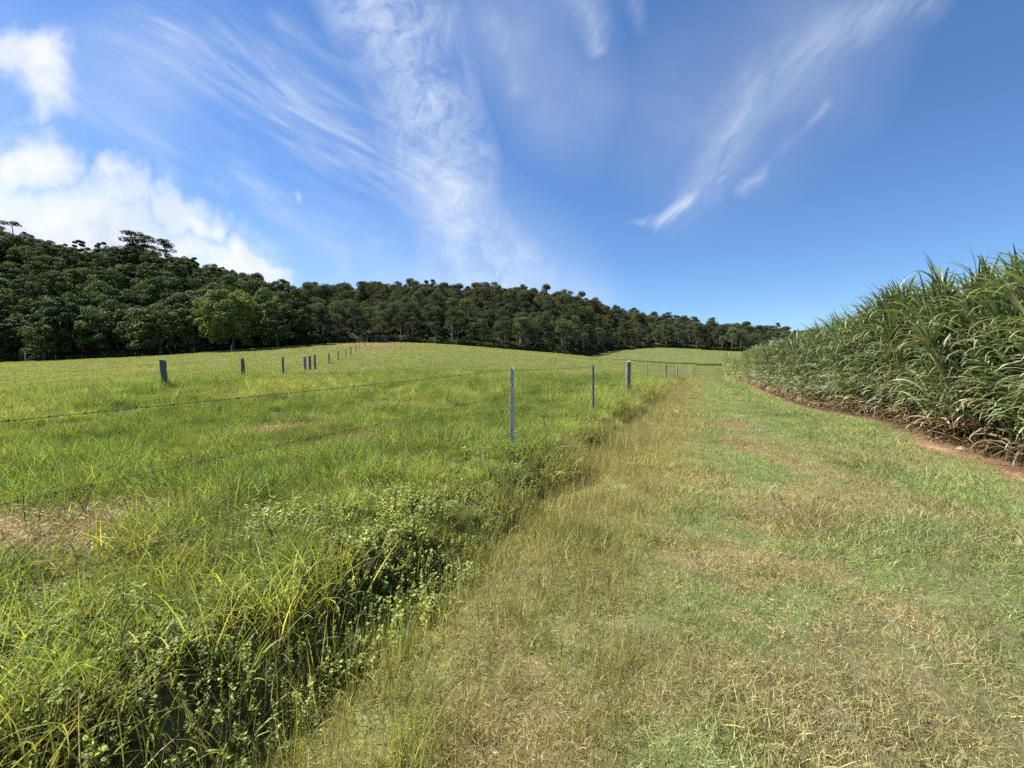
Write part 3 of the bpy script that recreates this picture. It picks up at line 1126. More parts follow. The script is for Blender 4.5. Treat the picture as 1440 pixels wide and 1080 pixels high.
def build_fence():
    root = empty('wire_fence', (FX(5.77), 5.77, G(FX(5.77), 5.77)))
    tag(root, 'barbed wire fence on steel and timber posts beside the mown track', 'fence')
    bpy.context.view_layer.update()
    rng = rs(8)
    # depth, top row in the photo, kind
    posts = [(.95, None, 'w'), (5.77, (720, 515.5), 'g'), (10.04, (834.7, 513), 'b'), (14.6, (883, 508.5), 'W'), (19.4, (909.5, 513), 'g'), (24.0, (925, 513.5), 'g'), (29.2, (936.7, 513.5), 'W'), (32.8, (942.5, 514), 'g'),
             (36.6, (947.5, 514.5), 'g'), (41, (952, 514.5), 'W'), (46.3, None, 'g'), (51.9, (960, 517), 'b'), (60, (964, 518.5), 'g'), (67, (966.7, 519.5), 'b')]
    tops = []
    parts = []
    for i, (d, tp, k) in enumerate(posts):
        x = FX(d)
        z0 = G(x, d)
        zt = at(tp[0], tp[1], d)[2] if tp else z0 + 1.2
        H = zt - z0
        if k == 'W':
            o = wood_post('wooden_post', x, d, z0, H, .17 if i == 3 else .14, M_WOODL, None, 40 + i, (0, 0))
        elif k == 'w':
            o = star_picket('steel_post', x, d, z0, H, M_STEEL, None, 40 + i)
        else:
            o = star_picket('steel_post', x, d, z0, H, M_STEEL if k == 'g' else M_BLACK, None, 40 + i, fl=.03 if i == 1 else .026)
            if k == 'b' and i == 2:
                o['label'] = 'dull dark grey steel picket'
            if i == 1:
                o['label'] = 'silver galvanised steel picket, the nearest post'
        parts.append(o)
        tops.append((x, d, z0, zt))
    # wires: heights below post top; at the near end they follow the bank
    for j, dz in enumerate((.045, .40, .76, 1.06)):
        mb = MB()
        for i in range(len(tops) - 1):
            x0, y0, g0, t0 = tops[i]
            x1, y1, g1, t1 = tops[i + 1]
            z0 = t0 - dz * min(1, (t0 - g0) / 1.2)
            z1 = t1 - dz * min(1, (t1 - g1) / 1.2)
            off = np.array((NX, NY, 0)) * -.02
            P = sag(np.array((x0, y0, z0)) + off, np.array((x1, y1, z1)) + off, 14, .02 + .01 * j)
            if i == 0:
                # start where the photo shows the wire leaving the frame
                ty = (590, 707, 838, 951)[j]
                u, v = uv(0, ty)
                dd = .4804 * 5.77 / (.4804 - u)
                q = np.array((u * dd, dd, EYE + v * dd))
                p1 = np.array((x1, y1, z1)) + off
                P = sag(p1 + (q - p1) * 1.25, p1, 16, 0.012)
            if i < 2:
                barbed(mb, P, r=.0011 if j == 0 else .0008, barbs=True, rng=rng)
            else:
                tube(mb, P, .002, 4, cap=False)
        parts.append(mb.obj('wire', [M_WIRE]))
    for o in parts:
        o.parent = root
        o.matrix_parent_inverse = root.matrix_world.inverted()


def build_left_fence():
    x0, y0, _ = at(230, 544, 15.3)
    root = empty('post_and_wire_fence', (x0, y0, G(x0, y0)))
    tag(root, 'grey timber post fence crossing the paddock and climbing the knoll', 'fence')
    bpy.context.view_layer.update()
    spec = [(230, 507, 15.3, .22, M_WOOD, .12), (341, 504, 23.1, .19, M_WOOD, 0), (397.5, 502, 31, .17, M_WOOD, 0), (428.5, 500.5, 39.6, .26, M_WOODL, 0), (435.5, 500, 40.1, .27, M_WOOD, 0), (442.5, 499.5, 41, .22, M_WOOD, 0),
            (462.5, 497, 51.8, .17, M_WOOD, 0), (475.5, 494, 59.6, .16, M_WOOD, 0), (486.3, 491.5, 68.7, .13, M_WOOD, 0), (493.3, 487.8, 75.6, .2, M_BLACK, 0), (500.3, 485, 84.5, .16, M_WOOD, 0), (505, 483, 91.8, .14, M_WOOD, 0), (513.3, 479.8, 108, .24, M_BLACK, 0)]
    parts, line = [], []
    for i, (px, py, d, dia, m, tp) in enumerate(spec):
        x, y, zt = at(px, py, d)
        z0 = G(x, y)
        mm = M_WOOD if m is M_BLACK else m
        o = wood_post('wooden_post', x, y, z0, zt - z0, dia, mm, None, 70 + i, ((-.03, 0) if i == 0 else (0, 0)), tp, notch=(i == 1))
        if i == 0:
            o['label'] = 'thick grey weathered strainer post with a flat top'
        if i == 1:
            o['label'] = 'grey post with a notched narrow top'
        if i == 3:
            o['label'] = 'pale silvered post, first of the three set close together'
        parts.append(o)
        line.append((x, y, z0, zt))
    # continues out of the frame to the left
    px_, py_ = -17.5, 13.5
    zl = G(px_, py_)
    parts.append(wood_post('wooden_post', px_, py_, zl, 1.15, .18, M_WOOD, None, 90))
    line = [(px_, py_, zl, zl + 1.15)] + line
    for j, dz in enumerate((.1, .45, .8)):
        mb = MB()
        for i in range(len(line) - 1):
            a, b = line[i], line[i + 1]
            P = sag(np.array((a[0], a[1], a[3] - dz)), np.array((b[0], b[1], b[3] - dz)), 8, .03)
            tube(mb, P, .003, 4, cap=False)
        parts.append(mb.obj('wire', [M_WIRE]))
    for o in parts:
        o.parent = root
        o.matrix_parent_inverse = root.matrix_world.inverted()


def build_edge_fence():
    spec = [(-60, 493, 91, .3), (35, 497, 90, .26), (78, 499.5, 90, .12), (94, 500.5, 92, .1), (115, 500, 92, .12), (147, 500, 92, .12), (190, 496, 92, .12), (240, 493, 92, .14), (325, 486, 91, .24)]
    x0, y0, _ = at(35, 500, 90)
    root = empty('boundary_fence', (x0, y0, G(x0, y0)))
    tag(root, 'low grey post fence along the foot of the dark wooded hill', 'fence')
    bpy.context.view_layer.update()
    parts, line = [], []
    for i, (px, py, d, dia) in enumerate(spec):
        x, y, zt = at(px, py, d)
        z0 = G(x, y)
        zt = max(zt, z0 + 1.1)
        parts.append(wood_post('wooden_post', x, y, z0, zt - z0, dia, M_WOODL if i in (1, 8) else M_WOOD, None, 110 + i))
        line.append((x, y, z0, zt))
    for dz in (.12, .5):
        mb = MB()
        for a, b in zip(line[:-1], line[1:]):
            tube(mb, sag(np.array((a[0], a[1], a[3] - dz)), np.array((b[0], b[1], b[3] - dz)), 5, .05), .004, 4, cap=False)
        parts.append(mb.obj('wire', [M_WIRE]))
    for o in parts:
        o.parent = root
        o.matrix_parent_inverse = root.matrix_world.inverted()


build_fence()
build_left_fence()
build_edge_fence()


# ------------------------------------------------------------------ trees
def cards(mb, C, N, size, rng, k=0.0, aspect=1.0, mat=0):
    """leaf clusters: one small bent quad each"""
    n = len(C)
    N = N / (np.linalg.norm(N, axis=1)[:, None] + 1e-9)
    ref = rng.normal(0, 1, (n, 3))
    A = np.cross(N, ref)
    A /= np.linalg.norm(A, axis=1)[:, None] + 1e-9
    B = np.cross(N, A)
    a, b = size[:, None] * .5, size[:, None] * .5 * aspect
    V = np.stack([C - A * a, C - B * b * .8 + N * a * .25, C + A * a, C + B * b * .8 + N * a * .25], 1)
    q = np.arange(n)[:, None] * 4 + np.arange(4)[None]
    r = np.repeat(rng.rand(n), 4)
    mb.add(V.reshape(-1, 3), q, mat=mat, smooth=False, r=r, k=np.repeat(np.broadcast_to(k, (n,)), 4))


def lobe(mb, c, rad, n, size, rng, up=.25, jit=.45, k=0.0, lo=-.55, aspect=1.0):
    d = rng.normal(0, 1, (n * 2, 3))
    d /= np.linalg.norm(d, axis=1)[:, None]
    d = d[d[:, 2] > lo][:n]
    m = len(d)
    rr = rng.uniform(.72, 1.08, m) ** .8
    C = np.asarray(c) + d * np.asarray(rad) * rr[:, None]
    N = d + np.array((0, 0, up)) + rng.normal(0, jit, (m, 3))
    cards(mb, C, N, rng.uniform(.6, 1.4, m) * size, rng, k, aspect)


def limb(mb, p, q, r0, r1, rng, mat=0, wob=.06):
    p, q = np.asarray(p, float), np.asarray(q, float)
    t = np.linspace(0, 1, 6)
    L = np.linalg.norm(q - p)
    P = p[None] * (1 - t[:, None]) + q[None] * t[:, None]
    P[1:-1] += rng.normal(0, wob * L * .4, (4, 3)) * np.array((1, 1, .4))
    tube(mb, P, r0 + (r1 - r0) * t, 7, mat=mat, r=.5)


def t_rain(seed, H=13, Rr=5.5, nl=20, size=.46, per=210, low=.12, lop=.08):
    """rounded rainforest crown of many billows"""
    rng = rs(seed)
    cr, tr = MB(), MB()
    h0 = H * low
    limb(tr, (0, 0, -1), (rng.normal(0, .3), rng.normal(0, .3), H * .62), .32, .16, rng)
    for i in range(nl):
        a = i * 2.4 + rng.uniform(-.4, .4)
        f = (i + .5) / nl
        z = h0 + (H - h0) * (.12 + .78 * f) + rng.normal(0, .4)
        rr = Rr * math.sqrt(max(.02, 1 - ((z - h0) / (H - h0)) ** 2.2)) * min(1, .62 + .9 * f) * rng.uniform(.5, .9)
        c = (rr * math.cos(a), rr * math.sin(a), z)
        rr *= 1 + lop * math.cos(a - 2.6) + lop * .8 * math.sin(3 * a + seed)
        R_ = rng.uniform(.9, 2.0) * Rr / 5.5 * (1 - .5 * lop)
        lobe(cr, c, (R_, R_, R_ * rng.uniform(.6, .85)), per, size, rng, k=rng.rand() ** 2, up=.5)
        if i % 3 == 0:
            limb(tr, (0, 0, H * .4), c, .12, .04, rng)
    return cr, tr


def t_gum(seed, H=19, Rr=4.6, nl=16, size=.5, per=160, bare=.5):
    """eucalypt: tall pale trunk, open crown of separate clumps on limb ends"""
    rng = rs(seed)
    cr, tr = MB(), MB()
    lean = rng.normal(0, .8, 2)
    top = np.array((lean[0], lean[1], H * .8))
    limb(tr, (0, 0, -1), top, .3, .09, rng, wob=.02)
    for i in range(nl):
        a = i * 2.4 + rng.uniform(-.6, .6)
        f = rng.uniform(0, 1)
        z = H * (bare + (1 - bare) * f ** .8)
        rr = Rr * (1.05 - .75 * f) * rng.uniform(.35, 1)
        c = np.array((lean[0] * z / H + rr * math.cos(a), lean[1] * z / H + rr * math.sin(a), z))
        R_ = rng.uniform(1.0, 2.0)
        lobe(cr, c, (R_ * 1.15, R_ * 1.15, R_ * .7), per, size, rng, k=rng.rand() ** 2, up=.3, jit=.6, aspect=.6)
        s0 = np.array((lean[0], lean[1], H)) * (z / H * .78)
        limb(tr, s0, c, .1, .03, rng)
    return cr, tr


def t_flat(seed, H=17, Rr=6, size=.5, tiers=3):
    """emergent with flat layered umbrella crown on a bare trunk"""
    rng = rs(seed)
    cr, tr = MB(), MB()
    limb(tr, (0, 0, -1), (.4, 0, H * .93), .45, .18, rng, wob=.05)
    for k in range(tiers):
        z = H * (1 - .17 * k)
        for i in range(6):
            a = i * 1.05 + k * .5 + rng.uniform(-.3, .3)
            rr = Rr * rng.uniform(.3, .85) * (1 if k < 2 else .7)
            c = (rr * math.cos(a), rr * math.sin(a), z - .1 * rr + rng.normal(0, .3))
            lobe(cr, c, (1.9, 1.9, .95), 150, size, rng, up=.6, jit=.6, k=rng.rand() ** 2)
            limb(tr, (.3, 0, z - 1.8), c, .1, .03, rng)
    return cr, tr


M_RAIN = foliage_mat('rainforest_leaves', (.03, .058, .017, 1), (.05, .08, .024, 1), (.085, .115, .036, 1))
M_GUM = foliage_mat('eucalypt_leaves', (.055, .08, .038, 1), (.078, .098, .045, 1), (.11, .13, .06, 1))
M_BRIGHT = foliage_mat('bright_leaves', (.08, .112, .027, 1), (.08, .112, .027, 1), (.125, .155, .038, 1), .25)
M_MIDL = foliage_mat('mid_green_leaves', (.06, .095, .024, 1), (.07, .095, .03, 1), (.1, .13, .035, 1), .25)
M_GUMS = grass_mat('woodland_leaves', .2, .65, .12, .08)
M_BARKD = bark_mat('dark_bark', (.07, .06, .05, 1), (.14, .125, .105, 1))
M_BARKP = bark_mat('pale_gum_bark', (.42, .38, .33, 1), (.22, .19, .16, 1))


def plant(kind, meshes, x, y, sc, rz, label, group, hs=1.0, sink=0.4):
    cm, tm = meshes
    o = empty(kind, (x, y, G(x, y) - sink), rz)
    o.scale = (sc, sc, sc * hs)
    c = link(bpy.data.objects.new('crown', cm), o)
    t = link(bpy.data.objects.new('trunk', tm), o)
    tag(o, label, 'tree', group)
    return o


def meshes(pair, name, mc, mt):
    return pair[0].mesh(name + '_crown', [mc]), pair[1].mesh(name + '_trunk', [mt])


def build_forest():
    rng = rs(77)
    rain = [meshes(t_rain(500 + i, H=rng.uniform(11, 15), Rr=rng.uniform(4.6, 6.4), nl=26), 'rainforest_tree', M_RAIN, M_BARKD) for i in range(9)]
    gum = [meshes(t_gum(540 + i, H=rng.uniform(16, 20), Rr=rng.uniform(4.6, 6.2), bare=rng.uniform(.3, .5), nl=rng.randint(22, 32)), 'gum_tree', M_GUM, M_BARKP) for i in range(9)]
    flat = [meshes(t_flat(580 + i, tiers=2 + i), 'emergent_tree', M_RAIN, M_BARKD) for i in range(3)]

    def ring_points(px0, px1, spacing, grow, maxn):
        """rows of trees following the forest edge, back to just past the crest"""
        out = []
        t0, t1 = _th(px0), _th(px1)
        row = 0
        off = 2.0
        while True:
            any_ = False
            sp_ = spacing * (1 + grow * row)
            th = t0 + rng.uniform(0, .02)
            while th < t1:
                re = float(edge_r(th))
                rc = float(np.interp(th, C_TH, C_R))
                r = re + off
                if r < rc + 6:
                    any_ = True
                    rj = r + rng.normal(0, sp_ * .22)
                    tj = th + rng.normal(0, sp_ * .2) / r
                    out.append((rj * math.sin(tj), rj * math.cos(tj), row, (r - re) / (rc - re)))
                th += sp_ / r
            if not any_:
                break
            off += sp_ * .82
            row += 1
        return out

    def fit(px0, px1, grow, target):
        sp_ = 4.0
        while True:
            st = rng.get_state()
            P = ring_points(px0, px1, sp_, grow, 0)
            if len(P) <= target:
                return P
            rng.set_state(st)
            sp_ *= 1.03

    L = fit(-25, 430, .02, 560)
    C = fit(436, 1160, .008, 980)
    Lout = ring_points(-420, -30, 8.0, .03, 0)
    Cout = ring_points(1165, 1420, 9.0, .02, 0)
    C.sort(key=lambda c: c[3] + .02 * c[2])
    L.sort(key=lambda c: c[3])
    for x, y, row, u in L[:298]:
        if row == 0:
            lab, grp = 'dark rainforest tree at the foot of the hill along the paddock edge', 'rainforest trees along the foot of the hill'
        elif u > .86:
            lab, grp = 'dark rainforest tree on the ridge of the hill against clouds', 'rainforest trees on the ridge'
        else:
            lab, grp = 'dark rounded rainforest tree covering the steep hillside', 'rainforest trees on the hillside'
        plant('rainforest_tree', rain[rng.randint(9)], x, y, rng.uniform(.5, 1.05), rng.uniform(0, 6.28), lab, grp, rng.uniform(.9, 1.3), .6)
    rest = []
    for k, (x, y, row, u) in enumerate(C):
        gs = rng.uniform(.45, .78) + .1 * u
        if k >= 290:
            rest.append((x, y, gs))
            continue
        th = math.atan2(x, y)
        if th > _th(845) and u < .12:
            lab, grp = 'grey-green gum tree at the edge of the far pasture slope', 'gum trees edging the far slope'
        elif row == 0:
            lab, grp = 'grey-green gum tree with pale trunk at the front of the wood behind the knoll', 'gum trees at the front of the wood'
        elif u > .86:
            lab, grp = 'grey-green gum tree on the low ridge against the sky', 'gum trees on the low ridge'
        else:
            lab, grp = 'grey-green gum tree covering the low hill behind the knoll', 'gum trees on the low hill'
        plant('gum_tree', gum[rng.randint(9)], x, y, gs, rng.uniform(0, 6.28), lab, grp, rng.uniform(.9, 1.1), .5)

    def mass(name, rest, make, mats, c0, c1, label, cat):
        rest = np.array(rest)
        n = len(rest)
        pg = []
        for i in range(6):
            cr, tr = make(rs(560 + i), 560 + i)
            base = 0
            for v, q in zip(tr.v, tr.q):
                cr.add(v, q - base, mat=1, smooth=True, r=.5)
                base += len(v)
            pg.append(proto(name + '_tree', cr, mats))
        finish(rng, name, pg, rest[:, 0], rest[:, 1], rest[:, 2], label, cat, lerp(np.broadcast_to(np.array(c0), (n, 3)), np.array(c1), rng.rand(n)), vary=.25, tilt=.03, sink=.5, hs=rng.uniform(.9, 1.25, n))

    rest += [(x, y, rng.uniform(.6, .85)) for x, y, row, u in Cout]
    for k in range(330):
        th = rng.uniform(_th(440), _th(1150))
        rc = float(np.interp(th, C_TH, C_R))
        re = float(edge_r(th))
        r = re + (rc - re) * rng.uniform(.55, 1.0)
        rest.append((r * math.sin(th), r * math.cos(th), rng.uniform(.6, .85)))
    mass('woodland', rest, lambda rg, k: t_gum(k, H=rg.uniform(16, 19), Rr=rg.uniform(4.6, 6.2), bare=rg.uniform(.3, .5), nl=26), [M_GUMS, M_BARKP], (.06, .086, .04), (.088, .115, .055),
         'grey-green gum woodland filling the back of the low ridge', 'woodland')
    mass('rainforest', [(x, y, rng.uniform(.58, 1.0)) for x, y, row, u in L[298:] + Lout], lambda rg, k: t_rain(k + 20, H=rg.uniform(11, 15), Rr=rg.uniform(4.6, 6.4), nl=26), [M_GUMS, M_BARKD], (.034, .062, .02), (.06, .09, .028),
         'dark rainforest covering the upper slope of the steep hill', 'rainforest')

    def one(kind, pair, mc, mt, px, topy, d, Hm, label, hs=1.0):
        x, y, zt = at(px, topy, d)
        m = meshes(pair, kind, mc, mt)
        z0 = G(x, y)
        sc = (zt - z0) / Hm
        return plant(kind, m, x, y, sc / hs if hs != 1 else sc, rng.uniform(0, 6.28), label, None, hs, 0)

    # trees one can tell apart along the field edge
    big = t_rain(900, H=15.5, Rr=7.8, nl=66, size=.42, per=230, low=.02, lop=.4)
    one('shade_tree', big, M_BRIGHT, M_BARKD, 322, 404, 98, 15.5, 'largest bright green rounded tree at the paddock edge below the hill')
    one('shade_tree', t_rain(901, H=10, Rr=5, nl=34, size=.4, per=150, low=.02, lop=.2), M_MIDL, M_BARKD, 222, 428, 97, 10, 'mid green round tree left of the bright green tree')
    one('shade_tree', t_rain(902, H=10, Rr=3.6, nl=28, size=.4, per=150, low=.02), M_MIDL, M_BARKD, 268, 420, 99, 10, 'slim mid green tree between the two round trees at the paddock edge')
    one('shade_tree', t_rain(903, H=10, Rr=4.6, nl=30, size=.4, per=150, low=.02, lop=.2), M_MIDL, M_BARKD, 388, 420, 104, 10, 'mid green tree standing right of the bright green tree')
    one('shade_tree', t_rain(904, H=10, Rr=4.4, nl=30, size=.4, per=150, low=.02), M_MIDL, M_BARKD, 60, 452, 97, 10, 'low leafy tree at the left end of the paddock edge')
    one('emergent_tree', t_flat(910, H=17, Rr=4.2, tiers=1), M_RAIN, M_BARKD, 16, 314, 226, 17, 'lone flat-topped tree standing above the ridge at the far left')
    one('emergent_tree', t_flat(911, H=17, Rr=4.6, tiers=3), M_RAIN, M_BARKD, 188, 329, 214, 17, 'tall layered tree rising highest above the ridge line')
    one('emergent_tree', t_rain(912, H=17, Rr=4.6, nl=18, low=.45, lop=.3), M_RAIN, M_BARKD, 112, 337, 218, 17, 'dense-crowned tree on the ridge left of the tallest layered tree')
    one('emergent_tree', t_gum(913, H=18, Rr=5.4, nl=17, bare=.45), M_GUM, M_BARKP, 205, 333, 218, 18, 'open-crowned tree close beside the tallest layered tree')
    one('emergent_tree', t_gum(914, H=18, Rr=6.2, nl=20, bare=.4), M_GUM, M_BARKP, 236, 340, 218, 18, 'broad open tree on the ridge right of the tallest layered tree')
    one('emergent_tree', t_gum(915, H=19), M_GUM, M_BARKP, 402, 394, 215, 19, 'open gum where the dark hill meets the low wooded ridge')

    # shrubs filling in under the trees: nobody could count them
    pr = []
    for i in range(5):
        rg = rs(600 + i)
        mb = MB()
        for k in range(7):
            a = rg.uniform(0, 6.28)
            q = rg.uniform(0, 1.3)
            lobe(mb, (q * math.cos(a), q * math.sin(a), rg.uniform(.3, 1.7)), (.9, .9, .7), 70, .34, rg, k=rg.rand() ** 2)
        pr.append(proto('undergrowth_clump', mb, [M_UND]))
    n = 7500
    th = rng.uniform(_th(-420), _th(1300), n)
    off = np.abs(rng.normal(0, 1, n)) ** 1.6 * 22 - 1.0
    r = edge_r(th) + off
    x, y = r * np.sin(th), r * np.cos(th)
    S = np.clip(rng.uniform(.5, 1.1, n) + off * .04, .4, 1.9)
    left = 1 - sstep(_th(400), _th(520), th)
    col = lerp(np.broadcast_to(np.array((.055, .075, .028)), (n, 3)), np.array((.032, .052, .017)), left)
    finish(rng, 'undergrowth', pr, x, y, S, 'dark bushy undergrowth filling the foot of the forest', 'undergrowth', col, vary=.45, tilt=.1, sink=.2)
    # strip of rank grass in the dip between the two fields
    pr2 = [proto('rank_tuft', v_lush(640 + i, 60, .5, (.5, 1.0), (.015, .03), 4), [M_GRASS]) for i in range(3)]
    ctl = [(800, 152), (840, 146), (900, 135), (960, 118), (1010, 104), (1030, 100)]
    n = 1500
    px = rng.uniform(815, 1022, n)
    dd = np.interp(px, [c[0] for c in ctl], [c[1] for c in ctl]) + rng.normal(0, .9, n)
    x = (px - 720) / F * dd
    col = np.broadcast_to(np.array((.07, .12, .03)), (n, 3))
    finish(rng, 'rank_grass', pr2, x, dd, rng.uniform(.7, 1.2, n), 'dark rank grass in the dip between the knoll and the far slope', 'grass', col)
    # brown heap of dead growth by the end of the cane
    n = 260
    a, q = rng.uniform(0, 6.28, n), np.sqrt(rng.rand(n))
    cx, cy, _ = at(1015, 510, 128)
    x, y = cx + 6.5 * q * np.cos(a), cy + 3 * q * np.sin(a)
    pr3 = [proto('dead_tuft', v_lush(660 + i, 50, .4, (.3, .8), (.015, .03), 3), [M_STRAW]) for i in range(2)]
    finish(rng, 'dead_growth', pr3, x, y, rng.uniform(.7, 1.3, n), 'brown patch of dead growth by the far end of the cane', 'dead plants', np.broadcast_to(np.array((.16, .12, .08)), (n, 3)))


M_UND = grass_mat('undergrowth_leaves', .2, .6, .15, .15)
build_forest()


# ------------------------------------------------------------------ shelter behind the knoll, rock, log
def box(mb, c, s, rz=0, mat=0):
    c, s = np.asarray(c, float), np.asarray(s, float) / 2
    sg = np.array([(-1, -1, -1), (1, -1, -1), (1, 1, -1), (-1, 1, -1), (-1, -1, 1), (1, -1, 1), (1, 1, 1), (-1, 1, 1)], float) * s
    ca, sa = math.cos(rz), math.sin(rz)
    V = np.stack([sg[:, 0] * ca - sg[:, 1] * sa, sg[:, 0] * sa + sg[:, 1] * ca, sg[:, 2]], -1) + c
    mb.add(V, [(0, 3, 2, 1), (4, 5, 6, 7), (0, 1, 5, 4), (1, 2, 6, 5), (2, 3, 7, 6), (3, 0, 4, 7)], mat=mat)


def build_bits():
    M_ROOF = metal_mat('rusty_green_roofing', (.09, .1, .075, 1), (.05, .045, .035, 1), .6, .2, 2)
    x, y, zt = at(531, 472.5, 121)
    z0 = min(G(x, y), zt - 2.2)
    root = empty('open_shed', (x, y, z0))
    tag(root, 'small open shed with a low flat roof among trees behind the knoll', 'shed')
    H = zt - z0
    mb = MB()
    # corrugated skillion roof
    nx = 40
    xx = np.linspace(-2.9, 2.9, nx * 2 + 1)
    zz = np.where(np.arange(nx * 2 + 1) % 2, .03, 0)
    V = np.concatenate([np.stack([xx, np.full_like(xx, yy), H - .15 + zz + (yy + 1.8) * .04 + dz], -1) for yy, dz in ((-1.8, 0), (1.8, 0), (1.8, -.06), (-1.8, -.06))])
    k = len(xx)
    q = []
    for a, b in ((0, 1), (1, 2), (2, 3), (3, 0)):
        for i in range(k - 1):
            q.append((a * k + i, a * k + i + 1, b * k + i + 1, b * k + i))
    mb.add(V, q)
    mb.obj('roof', [M_ROOF], root)
    for px_, py_ in ((-2.6, -1.6), (0, -1.6), (2.6, -1.6), (-2.6, 1.6), (2.6, 1.6)):
        wood_post('post', px_, py_, 0, H - .2, .16, M_WOODL, root, int(px_ * 7 + 60))
    mb = MB()
    for i in range(5):
        box(mb, (0, 1.72, .35 + i * .33), (5.2, .04, .28))
    mb.obj('back_wall', [M_WOOD], root)
    # pale rock at the cane's foot
    x, y = xy(9.0, 3.95)
    u, v = uv(1352, 634)
    d = (G(x, y) - EYE) / v
    x, y = u * d, d
    rng = rs(3)
    mb = MB()
    la, lo = np.linspace(-1.5, 1.5, 9), np.linspace(0, 2 * math.pi, 15)[:-1]
    LA, LO = np.meshgrid(la, lo, indexing='ij')
    rr = .06 * (1 + .25 * (vn(LO * 1.3 + 3, LA * 2, 5) - .5) + rng.normal(0, .03, LA.shape))
    V = np.stack([rr * np.cos(LA) * np.cos(LO) * 1.3, rr * np.cos(LA) * np.sin(LO), rr * np.sin(LA) * .75], -1).reshape(-1, 3)
    q = [(i * 14 + j, i * 14 + (j + 1) % 14, (i + 1) * 14 + (j + 1) % 14, (i + 1) * 14 + j) for i in range(8) for j in range(14)]
    mb.add(V, q, smooth=False)
    M_ROCK, nt, b = mat('sandy_rock')
    tc = nt.new('ShaderNodeTexCoord').outputs['Object']
    nt.put(b.inputs['Base Color'], nt.mix(nt.noise(tc, 14, 4), (.3, .2, .13, 1), (.42, .32, .22, 1)))
    b.inputs['Roughness'].default_value = .9
    o = mb.obj('rock', [M_ROCK])
    o.location = (x, y, G(x, y) + .04)
    tag(o, 'small sandy brown rock on the red soil at the foot of the cane', 'rock')


build_bits()


# ------------------------------------------------------------------ sky
SUN_AZ, SUN_EL = -70.0, 56.0      # degrees from straight ahead (negative = left)


